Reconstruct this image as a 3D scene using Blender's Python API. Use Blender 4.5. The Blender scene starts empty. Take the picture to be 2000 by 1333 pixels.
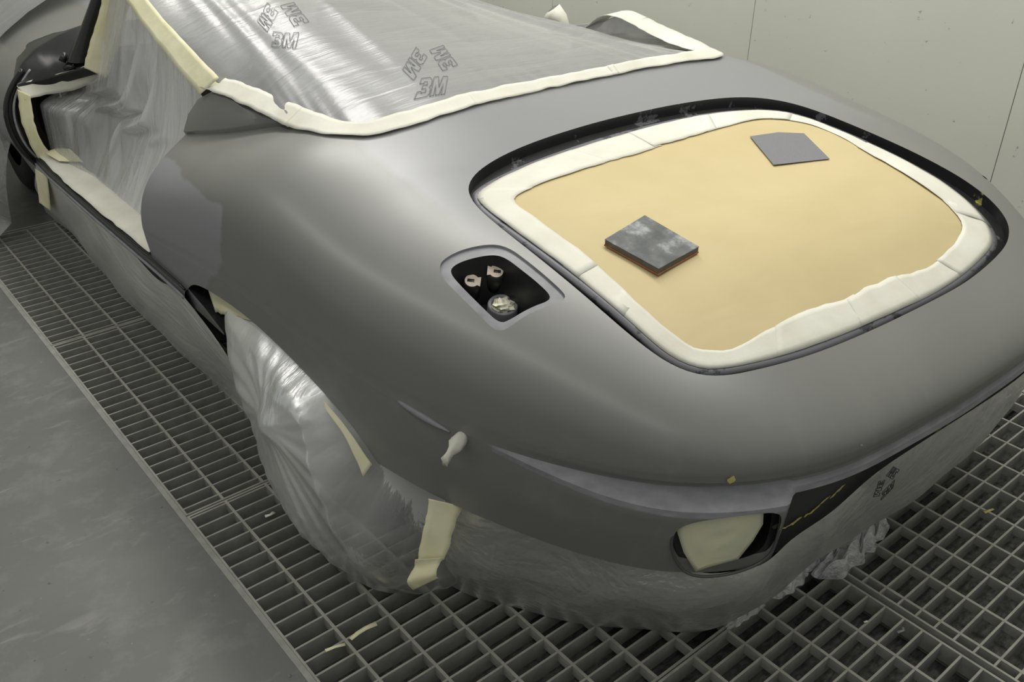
import bpy, bmesh, math, random
import numpy as np
from mathutils import Matrix, Vector
from mathutils.geometry import tessellate_polygon

# ------------------------------------------------------------------ camera, light, exposure
scene = bpy.context.scene
col = scene.collection
CAM_H = 1.5
R3 = [[0.768120239821703, -0.6401966439118774, 0.011813310298913693],
      [-0.3139721101780524, -0.39266077609218114, -0.8644298866588471],
      [0.5580437359263076, 0.660277041886703, -0.5026145807184215]]
cam_data = bpy.data.cameras.new('camera')
cam = bpy.data.objects.new('camera', cam_data)
col.objects.link(cam)
M = Matrix.Identity(4)
for i in range(3):
    M[i][0] = R3[0][i]; M[i][1] = -R3[1][i]; M[i][2] = -R3[2][i]
M[2][3] = CAM_H
cam.matrix_world = M
cam_data.sensor_width = 36.0
cam_data.lens = 1815.56 / 2000 * 36
cam_data.clip_start = 0.02
scene.camera = cam
scene.view_settings.view_transform = 'Standard'
scene.view_settings.look = 'None'
scene.view_settings.gamma = 1.0
scene.view_settings.use_curve_mapping = False
scene.view_settings.exposure = 0.0

world = bpy.data.worlds.new('booth_air'); scene.world = world
world.use_nodes = True
world.node_tree.nodes['Background'].inputs[0].default_value = (0.93, 0.96, 0.90, 1)
world.node_tree.nodes['Background'].inputs[1].default_value = 0.37

def area(name, loc, rot, sx, sy, power, color=(1, 0.985, 0.93)):
    l = bpy.data.lights.new(name, 'AREA'); l.shape = 'RECTANGLE'
    l.size = sx; l.size_y = sy; l.energy = power; l.color = color
    o = bpy.data.objects.new(name, l); col.objects.link(o)
    o.location = loc; o.rotation_euler = rot
    return o
# booth ceiling: two long rows of tubes either side of the car, plus the softer filter ceiling between them
area('ceiling_tube_row', (-0.65, 1.6, 3.05), (0, math.radians(-30), 0), 0.18, 7.5, 30)
area('ceiling_tube_row', (2.05, 3.0, 3.15), (0, 0, 0), 0.40, 6.0, 96)
area('ceiling_filter', (1.7, 2.8, 3.2), (0, 0, 0), 1.6, 6.5, 44)

# ------------------------------------------------------------------ small helpers
random.seed(7)
rng = np.random.default_rng(5)
YAW = 0.04399; XC = 1.5955
CARM = Matrix.Translation((XC, 1.2, 0)) @ Matrix.Rotation(-YAW, 4, 'Z') @ Matrix.Translation((0, -1.2, 0))

def tag(o, label=None, cat=None, group=None, kind=None):
    if label: o['label'] = label
    if cat: o['category'] = cat
    if group: o['group'] = group
    if kind: o['kind'] = kind
    return o

def mesh_obj(name, verts, faces, mat, parent=None, smooth=True, car=False, mats=None, fm=None, loc=None):
    me = bpy.data.meshes.new(name)
    me.from_pydata([tuple(map(float, v)) for v in verts], [], [tuple(int(i) for i in f) for f in faces])
    for m in (mats or [mat]): me.materials.append(m)
    if fm is not None: me.polygons.foreach_set('material_index', [int(a) for a in fm])
    if smooth: me.polygons.foreach_set('use_smooth', [True] * len(me.polygons))
    me.update()
    o = bpy.data.objects.new(name, me); col.objects.link(o)
    if parent is not None: o.parent = parent
    elif car: o.matrix_world = CARM
    if loc is not None: o.location = loc
    return o

def empty(name, car=False, loc=None):
    o = bpy.data.objects.new(name, None); col.objects.link(o); o.empty_display_size = 0.05
    if car: o.matrix_world = CARM
    if loc is not None: o.location = loc
    return o

class MB:
    def __init__(s): s.v = []; s.f = []; s.m = []
    def add(s, v, f, mi=0):
        b = len(s.v); s.v += [tuple(p) for p in v]; s.f += [tuple(i + b for i in q) for q in f]; s.m += [mi] * len(f)
    def box(s, lo, hi, mi=0):
        x0, y0, z0 = lo; x1, y1, z1 = hi
        v = [(x0,y0,z0),(x1,y0,z0),(x1,y1,z0),(x0,y1,z0),(x0,y0,z1),(x1,y0,z1),(x1,y1,z1),(x0,y1,z1)]
        s.add(v, [(0,3,2,1),(4,5,6,7),(0,1,5,4),(1,2,6,5),(2,3,7,6),(3,0,4,7)], mi)
    def tube(s, pts, r, n=8, mi=0, cap=True):
        pts = [Vector(p) for p in pts]; rr = r if hasattr(r, '__len__') else [r] * len(pts)
        b = len(s.v); up = Vector((0.13, 0.2, 0.97))
        for i, p in enumerate(pts):
            t = (pts[min(i + 1, len(pts) - 1)] - pts[max(i - 1, 0)]).normalized()
            a = t.cross(up).normalized(); c = t.cross(a)
            for k in range(n):
                an = 2 * math.pi * k / n
                s.v.append(tuple(p + (a * math.cos(an) + c * math.sin(an)) * rr[i]))
        for i in range(len(pts) - 1):
            for k in range(n):
                s.f.append((b + i*n + k, b + i*n + (k+1) % n, b + (i+1)*n + (k+1) % n, b + (i+1)*n + k)); s.m.append(mi)
        if cap:
            s.f.append(tuple(b + k for k in range(n))[::-1]); s.m.append(mi)
            s.f.append(tuple(b + (len(pts)-1)*n + k for k in range(n))); s.m.append(mi)
    def grid(s, P, close_u=False, mi=0, flip=False):
        P = np.asarray(P); nu, nv = P.shape[:2]; b = len(s.v)
        s.v += [tuple(p) for p in P.reshape(-1, 3)]
        for i in range(nu if close_u else nu - 1):
            for j in range(nv - 1):
                i2 = (i + 1) % nu
                q = (b + i*nv + j, b + i2*nv + j, b + i2*nv + j + 1, b + i*nv + j + 1)
                s.f.append(q[::-1] if flip else q); s.m.append(mi)
    def build(s, name, mats, parent=None, **k):
        if not isinstance(mats, (list, tuple)): mats = [mats]
        return mesh_obj(name, s.v, s.f, None, parent, mats=mats, fm=s.m, **k)

def recalc(o):
    bm = bmesh.new(); bm.from_mesh(o.data); bmesh.ops.remove_doubles(bm, verts=bm.verts, dist=1e-6)
    bmesh.ops.recalc_face_normals(bm, faces=bm.faces); bm.to_mesh(o.data); bm.free()

def solidify(o, t, offset=-1):
    m = o.modifiers.new('thickness', 'SOLIDIFY'); m.thickness = t; m.offset = offset
    return o

def cubic(xs, ys):
    xs = np.array(xs, float); ys = np.array(ys, float); n = len(xs)
    h = np.diff(xs); A = np.zeros((n, n)); b = np.zeros(n); A[0, 0] = A[-1, -1] = 1
    for i in range(1, n - 1):
        A[i, i-1] = h[i-1]; A[i, i] = 2 * (h[i-1] + h[i]); A[i, i+1] = h[i]
        b[i] = 6 * ((ys[i+1] - ys[i]) / h[i] - (ys[i] - ys[i-1]) / h[i-1])
    m = np.linalg.solve(A, b)
    def f(x):
        x = np.asarray(x, float); i = np.clip(np.searchsorted(xs, x) - 1, 0, n - 2)
        a = xs[i+1] - x; c = x - xs[i]; hh = h[i]
        return m[i]*a**3/(6*hh) + m[i+1]*c**3/(6*hh) + (ys[i]/hh - m[i]*hh/6)*a + (ys[i+1]/hh - m[i+1]*hh/6)*c
    return f

def poly_curve(pts, n, closed=False):
    """smooth curve through points (any dimension), n samples"""
    P = np.array(pts, float)
    if closed: P = np.vstack([P[-3:], P, P[:3]])
    d = np.r_[0, np.cumsum(np.linalg.norm(np.diff(P, axis=0), axis=1))]
    fs = [cubic(d, P[:, k]) for k in range(P.shape[1])]
    t = np.linspace(d[3], d[-3], n, endpoint=False) if closed else np.linspace(0, d[-1], n)
    return np.stack([f(t) for f in fs], -1)

def chaikin(pts, n, it=3, k=.25):
    """corner-cut closed outline resampled to n points"""
    P = np.array(pts, float)
    for _ in range(it):
        Q = np.roll(P, -1, axis=0); P = np.stack([P * (1 - k) + Q * k, P * k + Q * (1 - k)], 1).reshape(-1, P.shape[1])
    C = np.vstack([P, P[:1]]); d = np.r_[0, np.cumsum(np.linalg.norm(np.diff(C, axis=0), axis=1))]
    t = np.linspace(0, d[-1], n, endpoint=False)
    return np.stack([np.interp(t, d, C[:, j]) for j in range(C.shape[1])], -1)

def noise1(n, scale, amp, seed, closed=False):
    r = np.random.default_rng(seed); k = max(int(n / scale), 3)
    c = r.uniform(-1, 1, k + 1)
    if closed: c[-1] = c[0]
    return np.interp(np.linspace(0, k, n), np.arange(k + 1), c) * amp

def vnoise(P, seed=0):
    """smooth pseudo noise built from sines, P (...,3)"""
    r = np.random.default_rng(seed); s = 0
    for _ in range(7):
        k = r.normal(0, 1, 3); ph = r.uniform(0, 6.28); s = s + np.sin(P @ k + ph)
    return s / 3.0

# ------------------------------------------------------------------ materials
def new_mat(name):
    m = bpy.data.materials.new(name); m.use_nodes = True
    nt = m.node_tree; b = nt.nodes['Principled BSDF']
    return m, nt, b
def N(nt, t, **k):
    n = nt.nodes.new(t)
    for a, v in k.items(): setattr(n, a, v)
    return n
def coord(nt, scale=(1, 1, 1), rot=(0, 0, 0), loc=(0, 0, 0)):
    tc = N(nt, 'ShaderNodeTexCoord'); mp = N(nt, 'ShaderNodeMapping')
    mp.inputs['Scale'].default_value = scale; mp.inputs['Rotation'].default_value = rot; mp.inputs['Location'].default_value = loc
    nt.links.new(tc.outputs['Object'], mp.inputs[0]); return mp.outputs[0]
def noise(nt, vec, scale, detail=4, rough=0.55, dist=0.0):
    n = N(nt, 'ShaderNodeTexNoise'); nt.links.new(vec, n.inputs['Vector'])
    n.inputs['Scale'].default_value = scale; n.inputs['Detail'].default_value = detail
    n.inputs['Roughness'].default_value = rough; n.inputs['Distortion'].default_value = dist
    return n.outputs[0]
def ramp(nt, fac, stops):
    r = N(nt, 'ShaderNodeValToRGB'); nt.links.new(fac, r.inputs[0]); el = r.color_ramp.elements
    while len(el) > 1: el.remove(el[-1])
    el[0].position = stops[0][0]; el[0].color = (*stops[0][1], 1)
    for p, c in stops[1:]:
        e = el.new(p); e.color = (*c, 1)
    return r.outputs[0]
def mixc(nt, fac, a, b):
    m = N(nt, 'ShaderNodeMix', data_type='RGBA')
    for sock, v in ((m.inputs[0], fac), (m.inputs[6], a), (m.inputs[7], b)):
        if hasattr(v, 'is_output') or hasattr(v, 'links'): nt.links.new(v, sock)
        else: sock.default_value = v if not isinstance(v, tuple) else (*v, 1)
    return m.outputs[2]
def bump(nt, b, h, strength, dist=0.002):
    n = N(nt, 'ShaderNodeBump'); nt.links.new(h, n.inputs['Height'])
    n.inputs['Strength'].default_value = strength; n.inputs['Distance'].default_value = dist
    nt.links.new(n.outputs[0], b.inputs['Normal']); return n
def math_n(nt, op, a, b=None, c=None):
    m = N(nt, 'ShaderNodeMath', operation=op)
    for i, v in enumerate((a, b, c)):
        if v is None: continue
        if hasattr(v, 'links'): nt.links.new(v, m.inputs[i])
        else: m.inputs[i].default_value = v
    return m.outputs[0]

def simple(name, c1, c2=None, rough=0.6, scale=20, spec=0.5, metal=0.0, bmp=0.0, bscale=None, stretch=(1, 1, 1)):
    m, nt, b = new_mat(name); v = coord(nt, stretch)
    f = noise(nt, v, scale)
    nt.links.new(ramp(nt, f, [(0.3, c1), (0.7, c2 or tuple(x * 0.85 for x in c1))]), b.inputs['Base Color'])
    b.inputs['Roughness'].default_value = rough; b.inputs['Metallic'].default_value = metal
    b.inputs['Specular IOR Level'].default_value = spec
    if bmp: bump(nt, b, noise(nt, v, bscale or scale * 2), bmp)
    return m

def primer_mat():
    """sanded grey primer: greenish grey coat, with lilac grey patches where a second coat was sprayed"""
    m, nt, b = new_mat('grey_primer')
    v = coord(nt)
    sep = N(nt, 'ShaderNodeSeparateXYZ'); nt.links.new(v, sep.inputs[0]); x, y, z = sep.outputs
    n1 = noise(nt, v, 7, 5, 0.6); n2 = noise(nt, v, 2.1, 3, 0.5); n3 = noise(nt, coord(nt, (4, 1, 1.5), (0.3, 0.2, 0.6)), 6, 6, 0.65)
    base = ramp(nt, n2, [(0.3, (0.158, 0.158, 0.150)), (0.7, (0.186, 0.186, 0.176))])
    lil = (0.225, 0.225, 0.243)
    # patch on the quarter in front of the wheel arch, wavy edge
    wob = math_n(nt, 'MULTIPLY', math_n(nt, 'SUBTRACT', n1, 0.5), 1.0)
    clamp01 = lambda v_: math_n(nt, 'MINIMUM', math_n(nt, 'MAXIMUM', v_, 0.0), 1.0)
    fy_ = math_n(nt, 'SUBTRACT', math_n(nt, 'SUBTRACT', y, 1.825), math_n(nt, 'MAXIMUM', math_n(nt, 'SUBTRACT', 0.60, z), 0.0))
    fy_ = math_n(nt, 'ADD', fy_, math_n(nt, 'MULTIPLY', wob, 0.13))
    fz_ = math_n(nt, 'SUBTRACT', math_n(nt, 'SUBTRACT', 0.722, math_n(nt, 'MULTIPLY', math_n(nt, 'SUBTRACT', y, 1.85), 0.095)), z)
    fz_ = math_n(nt, 'ADD', fz_, math_n(nt, 'MULTIPLY', wob, 0.035))
    q = math_n(nt, 'MULTIPLY', clamp01(math_n(nt, 'MULTIPLY', fy_, 60.0)), clamp01(math_n(nt, 'MULTIPLY', fz_, 150.0)))
    q = math_n(nt, 'MULTIPLY', q, math_n(nt, 'LESS_THAN', x, -0.6))
    c = mixc(nt, q, base, lil)
    # flat deck between cockpit and boot was re-coated
    ax = math_n(nt, 'ABSOLUTE', x)
    d = math_n(nt, 'SUBTRACT', 0.64, math_n(nt, 'ADD', ax, math_n(nt, 'MULTIPLY', math_n(nt, 'SUBTRACT', n1, 0.5), 0.05)))
    d = math_n(nt, 'MINIMUM', math_n(nt, 'MAXIMUM', math_n(nt, 'MULTIPLY', d, 45.0), 0.0), 1.0)
    d = math_n(nt, 'MULTIPLY', d, math_n(nt, 'MINIMUM', math_n(nt, 'MAXIMUM', math_n(nt, 'MULTIPLY', math_n(nt, 'SUBTRACT', y, 1.12), 3.5), 0.0), 1.0))
    c = mixc(nt, math_n(nt, 'MULTIPLY', d, 0.75), c, lil)
    # sanding scuffs
    s = ramp(nt, n3, [(0.52, (0, 0, 0)), (0.68, (1, 1, 1))])
    lowz = math_n(nt, 'MINIMUM', math_n(nt, 'MAXIMUM', math_n(nt, 'MULTIPLY', math_n(nt, 'SUBTRACT', 0.68, z), 8.0), 0.0), 1.0)
    c = mixc(nt, math_n(nt, 'MULTIPLY', math_n(nt, 'MULTIPLY', s, lowz), 0.22), c, (0.26, 0.26, 0.25))
    nt.links.new(c, b.inputs['Base Color'])
    rg = N(nt, 'ShaderNodeMapRange'); nt.links.new(n1, rg.inputs[0]); rg.inputs[3].default_value = 0.29; rg.inputs[4].default_value = 0.37
    nt.links.new(rg.outputs[0], b.inputs['Roughness'])
    b.inputs['Specular IOR Level'].default_value = 0.55
    return m
M_PRIMER = primer_mat()

def chipped_mat(name, base, light, yellow, ys=0.60, ls=0.56, scale=18, rough=0.5):
    m, nt, b = new_mat(name); v = coord(nt)
    n1 = noise(nt, v, scale, 6, 0.7); n2 = noise(nt, v, scale * 0.55, 4, 0.6, 0.4)
    c = mixc(nt, ramp(nt, n1, [(ls, (0, 0, 0)), (ls + 0.03, (1, 1, 1))]), base, light)
    c = mixc(nt, ramp(nt, n2, [(ys, (0, 0, 0)), (ys + 0.02, (1, 1, 1))]), c, yellow)
    nt.links.new(c, b.inputs['Base Color']); b.inputs['Roughness'].default_value = rough
    return m
M_GUTTER = chipped_mat('dark_gutter', (0.016, 0.016, 0.017), (0.10, 0.10, 0.11), (0.42, 0.38, 0.10), 0.66, 0.60, 14, 0.35)
M_FLANGE = chipped_mat('scuffed_flange', (0.13, 0.13, 0.145), (0.045, 0.045, 0.05), (0.45, 0.42, 0.18), 0.70, 0.55, 16, 0.45)
M_PALE = simple('pale_sanded_primer', (0.25, 0.25, 0.265), (0.17, 0.17, 0.185), 0.5, 24, stretch=(1, 1, 3))
M_BLACK = simple('gloss_black_paint', (0.010, 0.010, 0.010), (0.018, 0.018, 0.017), 0.22, 10)
M_CAVITY = simple('dark_cavity_paint', (0.014, 0.014, 0.015), (0.022, 0.022, 0.023), 0.4, 20)
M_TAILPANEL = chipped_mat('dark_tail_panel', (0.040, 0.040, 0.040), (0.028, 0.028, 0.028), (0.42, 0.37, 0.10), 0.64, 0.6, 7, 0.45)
M_TAILPLAIN = simple('dark_tail_primer', (0.075, 0.075, 0.074), (0.06, 0.06, 0.06), 0.42, 9)
M_YELLOW = simple('yellow_etch_primer', (0.50, 0.44, 0.13), (0.38, 0.34, 0.12), 0.5, 60)
M_RUBBER = simple('tyre_rubber', (0.018, 0.018, 0.018), (0.03, 0.03, 0.03), 0.7, 30)
M_METAL = simple('zinc_plated', (0.55, 0.48, 0.40), (0.42, 0.34, 0.26), 0.45, 60)
M_TUB = simple('dusty_cabin_liner', (0.075, 0.066, 0.060), (0.05, 0.042, 0.038), 0.6, 8)
M_SEAT = simple('brown_leather', (0.16, 0.09, 0.07), (0.10, 0.06, 0.045), 0.5, 12)

def tape_mat(name, c1, c2, bs=0.5, trans=0.0):
    m, nt, b = new_mat(name); v = coord(nt); n1 = noise(nt, v, 9, 4)
    nt.links.new(ramp(nt, n1, [(0.32, c1), (0.68, c2)]), b.inputs['Base Color'])
    b.inputs['Roughness'].default_value = 0.75; b.inputs['Specular IOR Level'].default_value = 0.25
    bump(nt, b, noise(nt, v, 40, 5, 0.6), bs, 0.0015)
    return m
M_TAPE = tape_mat('masking_tape_white', (0.68, 0.67, 0.595), (0.60, 0.585, 0.50))
M_TAPEY = tape_mat('masking_tape_cream', (0.80, 0.77, 0.56), (0.66, 0.62, 0.38))

def paper_mat():
    m, nt, b = new_mat('kraft_paper'); v = coord(nt)
    n1 = noise(nt, v, 5, 4)
    nt.links.new(ramp(nt, n1, [(0.3, (0.54, 0.445, 0.25)), (0.7, (0.50, 0.41, 0.22))]), b.inputs['Base Color'])
    b.inputs['Roughness'].default_value = 0.62; b.inputs['Specular IOR Level'].default_value = 0.3
    bump(nt, b, noise(nt, coord(nt, (1, 2.4, 1), (0, 0, 0.5)), 3.2, 3, 0.5, 0.6), 0.35, 0.01)
    return m
M_PAPER = paper_mat()

def film_mat(name, opacity, tint, streak=(1, 1, 1), rot=(0, 0, 0), scale=5, bs=0.8, rough=0.28, var=0.25, bd=0.004, thin=None, milky=0.25):
    """thin masking film: see-through polythene with milky haze and glossy creases"""
    m, nt, b = new_mat(name)
    nt.nodes.remove(b)
    v = coord(nt, streak, rot)
    n1 = noise(nt, v, scale, 5, 0.6, 0.7); n2 = noise(nt, v, scale * 3.1, 4, 0.6, 0.5)
    ridge = math_n(nt, 'ABSOLUTE', math_n(nt, 'SUBTRACT', n1, 0.5))
    h = math_n(nt, 'ADD', math_n(nt, 'MULTIPLY', ridge, 2.2), math_n(nt, 'MULTIPLY', n2, 0.35))
    bn = N(nt, 'ShaderNodeBump'); nt.links.new(h, bn.inputs['Height']); bn.inputs['Strength'].default_value = bs; bn.inputs['Distance'].default_value = bd
    tr = N(nt, 'ShaderNodeBsdfTransparent'); df = N(nt, 'ShaderNodeBsdfDiffuse'); tl = N(nt, 'ShaderNodeBsdfTranslucent'); gl = N(nt, 'ShaderNodeBsdfGlossy')
    df.inputs[0].default_value = (*tint, 1); tl.inputs[0].default_value = (*tint, 1); gl.inputs[0].default_value = (1, 1, 1, 1)
    gl.inputs['Roughness'].default_value = rough
    for s in (df, tl, gl): nt.links.new(bn.outputs[0], s.inputs['Normal'])
    milk = N(nt, 'ShaderNodeMixShader'); milk.inputs[0].default_value = milky
    nt.links.new(df.outputs[0], milk.inputs[1]); nt.links.new(tl.outputs[0], milk.inputs[2])
    op = N(nt, 'ShaderNodeMapRange'); nt.links.new(n1, op.inputs[0]); op.inputs[1].default_value = 0.3; op.inputs[2].default_value = 0.7
    op.inputs[3].default_value = max(opacity - var, 0); op.inputs[4].default_value = min(opacity + var, 1)
    fac = op.outputs[0]
    if thin:      # single layer at one end, several layers at the other
        sp = N(nt, 'ShaderNodeSeparateXYZ'); tc2 = N(nt, 'ShaderNodeTexCoord'); nt.links.new(tc2.outputs['Object'], sp.inputs[0])
        mr = N(nt, 'ShaderNodeMapRange'); nt.links.new(sp.outputs[1], mr.inputs[0])
        mr.inputs[1].default_value, mr.inputs[2].default_value, mr.inputs[3].default_value, mr.inputs[4].default_value = thin
        fac = math_n(nt, 'MINIMUM', math_n(nt, 'MULTIPLY', fac, mr.outputs[0]), 1.0)
    mx = N(nt, 'ShaderNodeMixShader'); nt.links.new(fac, mx.inputs[0])
    nt.links.new(tr.outputs[0], mx.inputs[1]); nt.links.new(milk.outputs[0], mx.inputs[2])
    fr = N(nt, 'ShaderNodeFresnel'); fr.inputs[0].default_value = 1.45; nt.links.new(bn.outputs[0], fr.inputs['Normal'])
    fm = math_n(nt, 'MINIMUM', math_n(nt, 'ADD', math_n(nt, 'MULTIPLY', fr.outputs[0], 0.9), 0.05), 0.6)
    m2 = N(nt, 'ShaderNodeMixShader'); nt.links.new(fm, m2.inputs[0])
    nt.links.new(mx.outputs[0], m2.inputs[1]); nt.links.new(gl.outputs[0], m2.inputs[2])
    nt.links.new(m2.outputs[0], nt.nodes['Material Output'].inputs[0])
    return m
M_FILM_TENT = film_mat('film_cockpit', 0.78, (0.31, 0.31, 0.315), (1.0, 5.0, 1), (0, 0, 0.35), 2.2, 0.45, 0.3, 0.12, 0.006)
M_FILM_DOOR = film_mat('film_door', 0.80, (0.96, 0.96, 0.97), (1, 5.5, 0.7), (0.15, 0, 0), 3.0, 0.8, 0.25, 0.25, 0.008, (2.65, 3.2, 1.25, 0.42), 0.42)
M_FILM_BAG = film_mat('film_wheel', 0.58, (0.88, 0.88, 0.86), (1, 1.6, 1), (0.6, 0, 0), 3.2, 0.5, 0.30, 0.15, 0.007, (1.22, 1.50, 0.20, 1.35))
M_FILM_SKIRT = film_mat('film_skirt', 0.84, (0.60, 0.605, 0.58), (1, 1, 1), (0.4, 0.6, 0.2), 3.5, 0.9, 0.27, 0.12, 0.009)
M_FILM_SILL = film_mat('film_sill', 0.84, (0.86, 0.865, 0.83), (1, .6, 1.6), (0.5, 0.2, 0.1), 3.0, 0.9, 0.3, 0.12, 0.008)
M_FILM_CRUMPLE = film_mat('film_crumpled', 0.6, (0.85, 0.85, 0.85), (1, 1, 1), (0, 0, 0), 14, 1.0, 0.2, 0.35, 0.01)
M_INK = simple('grey_print', (0.20, 0.20, 0.21), (0.16, 0.16, 0.17), 0.7)
M_INKD = simple('dark_print', (0.035, 0.035, 0.04), (0.03, 0.03, 0.03), 0.7)

# ------------------------------------------------------------------ car body surface (car frame: x right, y forward, z up)
CY = 1.15
OUTF = [(0,.556),(.16,.560),(.325,.573),(.475,.621),(.61,.713),(.712,.85),(.784,.995),(.836,1.15),(.877,1.35),(.896,1.6),(.903,1.85),(.907,2.12),(.912,2.42),(.920,2.8),(.93,3.2)]
_DECK = cubic([.5,.72,.9,1.1,1.42,1.66,2.0,2.4,3.2], [.682,.742,.792,.820,.858,.908,.928,.925,.903])
DECK = lambda y: _DECK(np.clip(y, .45, 3.2))
YN = [.5,.8,1.2,1.6,2.0,2.4,3.2]
_NEXP = cubic(YN, [2.1,3.0,3.6,3.4,2.75,2.1,2.0])
_ZRIM = cubic(YN, [.566,.566,.584,.59,.55,.48,.46])
OUTF = OUTF + [(.925,3.6),(.86,4.05),(.66,4.42),(.35,4.6),(.12,4.64)]
NEXP = lambda y: _NEXP(np.clip(y, .5, 3.2))
ZRIM = lambda y: _ZRIM(np.clip(y, .5, 3.2))
_pts = [(-x, y) for x, y in OUTF[:0:-1]] + OUTF
_d = np.r_[0, np.cumsum([math.dist(_pts[i], _pts[i+1]) for i in range(len(_pts) - 1)])]
_fx = cubic(_d, [q[0] for q in _pts]); _fy = cubic(_d, [q[1] for q in _pts]); _L = _d[-1]
US = np.linspace(0, 1, 481)
_ox, _oy = _fx(US * _L), _fy(US * _L)
_ang = np.arctan2(_ox, -(_oy - CY))
def outline_at(ang):
    """outline point seen from the pole in direction ang (0 = rearwards, +right), any angle -pi..pi"""
    a = np.clip(ang, _ang[0], _ang[-1]); u = np.interp(a, _ang, US)
    ox, oy = _fx(u * _L), _fy(u * _L); r = np.hypot(ox, oy - CY)
    return r, oy
def crown(n, g):
    t = np.clip((g - .35) / .45, 0, 1); t = t * t * (3 - 2 * t)
    return n + np.maximum(0, 3.3 - n) * (1 - t)
def zsurf(x, y):
    x = np.asarray(x, float); y = np.asarray(y, float)
    a = np.arctan2(x, -(y - CY)); r, oy = outline_at(a)
    g = np.clip(np.hypot(x, y - CY) / r, 0, 1)
    n = crown(NEXP(oy), g); h = (1 - g**n)**(1 / n); zw = ZRIM(oy)
    return zw + (DECK(y) - zw) * h
def S(p, dz=0.0): return (p[0], p[1], float(zsurf(p[0], p[1])) + dz)

def sstep(a, b, x): t = np.clip((x - a) / (b - a), 0, 1); return t * t * (3 - 2 * t)
# lower profile tables: (outward offset, z); side = plain tuck, tail = crease + bumper ledge + lower panel
LZ_SIDE = [(0, 0), (-.002, -.018), (-.003, -.034), (-.003, -.035), (-.0032, -.036), (-.0035, -.038), (-.0045, -.048), (-.017, -.14), (-.038, -.236)]
LZ_TAIL = [(0, 0), (-.004, -.018), (-.020, -.034), (-.022, -.040), (-.008, -.052), (.014, -.066), (.016, -.078), (.002, -.14), (-.026, -.236)]
LZ_MID = [(0, 0), (-.004, -.018), (-.014, -.034), (-.014, -.040), (-.006, -.046), (-.004, -.058), (-.030, -.064), (-.036, -.14), (-.050, -.236)]
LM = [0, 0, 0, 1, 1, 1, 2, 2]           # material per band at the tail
def body_solid():
    na = 720
    angs = np.linspace(-math.pi, math.pi, na, endpoint=False)
    # denser where the outline is long
    r, oy = outline_at(angs); ox = r * np.sin(angs); oyy = CY - r * np.cos(angs)
    zw = ZRIM(oy); n = NEXP(oy)
    rows = []
    # sub-sampled lower profile
    kt = sstep(1.00, 0.66, oy) ** 0.8                       # tail ledge strength
    km = 1 - sstep(0.424, 0.438, np.abs(ox)); km = np.where(oy < 1.0, km, 0)
    T = [np.array(t) for t in (LZ_SIDE, LZ_TAIL, LZ_MID)]
    ip = np.linspace(0, 8, 33); idx = np.arange(9)
    def prof(t): return np.interp(ip, idx, t[:, 0]), np.interp(ip, idx, t[:, 1])
    P = [prof(t) for t in T]
    off = (P[0][0][:, None] * (1 - kt) + P[1][0][:, None] * kt) * (1 - km) + P[2][0][:, None] * km
    zz = (P[0][1][:, None] * (1 - kt) + P[1][1][:, None] * kt) * (1 - km) + P[2][1][:, None] * km
    zb = zw - 0.33
    zz = zz * (zb / 0.236)
    bands = []
    for k in range(len(ip) - 1, -1, -1):
        f = 1 + off[k] / r
        rows.append(np.stack([ox * f, CY + (oyy - CY) * f, zw + zz[k]], -1))
        if k: bands.append(LM[min(int(ip[k] - 1e-6), 7)])
    nup = 84
    t = (np.arange(1, nup) / nup); a = (1 - (1 - t) ** 1.0) * math.pi / 2
    for aa in a:
        g = math.cos(aa) ** (2 / n); nn = crown(n, g); h = (1 - np.minimum(g, 1) ** nn) ** (1 / nn)
        x = ox * g; y = CY + (oyy - CY) * g
        rows.append(np.stack([x, y, zw + (DECK(np.clip(y, .4, 3.3)) - zw) * h], -1)); bands.append(0)
    rows = np.array(rows); nr = len(rows)
    v = [tuple(p) for p in rows.reshape(-1, 3)]
    f = []; fm = []
    tail = (kt > 0.02)
    for i in range(nr - 1):
        for j in range(na):
            j2 = (j + 1) % na
            f.append((i*na + j, i*na + j2, (i+1)*na + j2, (i+1)*na + j))
            mi = bands[i]
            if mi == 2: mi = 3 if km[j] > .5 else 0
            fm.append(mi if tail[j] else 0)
    v.append((0, CY, float(DECK(CY)))); top = len(v) - 1
    v.append((0, CY, 0.33)); bot = len(v) - 1
    for j in range(na):
        j2 = (j + 1) % na
        f.append(((nr-1)*na + j, (nr-1)*na + j2, top)); fm.append(0)
        f.append((j2, j, bot)); fm.append(2)
    return v, f, fm

def prism_from_rings(rings, mat):
    """closed solid from a list of equal-length closed rings (bottom..top), fan capped"""
    n = len(rings[0]); v = [tuple(p) for r_ in rings for p in r_]; f = []
    for i in range(len(rings) - 1):
        for j in range(n):
            j2 = (j + 1) % n
            f.append((i*n + j, i*n + j2, (i+1)*n + j2, (i+1)*n + j))
    v.append(tuple(np.mean(rings[0], axis=0))); v.append(tuple(np.mean(rings[-1], axis=0)))
    for j in range(n):
        j2 = (j + 1) % n
        f.append((j2, j, len(v) - 2)); f.append(((len(rings)-1)*n + j, (len(rings)-1)*n + j2, len(v) - 1))
    o = mesh_obj('cutter', v, f, mat, smooth=False); recalc(o); return o

def surf_cutter(outline, depth, mat, up=0.12, rings=8):
    """solid that removes `depth` below the body surface inside the outline"""
    P = np.array(outline); c = P.mean(0); rs = []
    for k in range(rings):
        s = (k + 1) / rings if k else 0.06
        q = c + (P - c) * s
        rs.append(np.stack([q[:, 0], q[:, 1], zsurf(q[:, 0], q[:, 1]) - depth], -1))
    rs.append(np.stack([P[:, 0], P[:, 1], zsurf(P[:, 0], P[:, 1]) + up], -1))
    return prism_from_rings(rs, mat)

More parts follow.
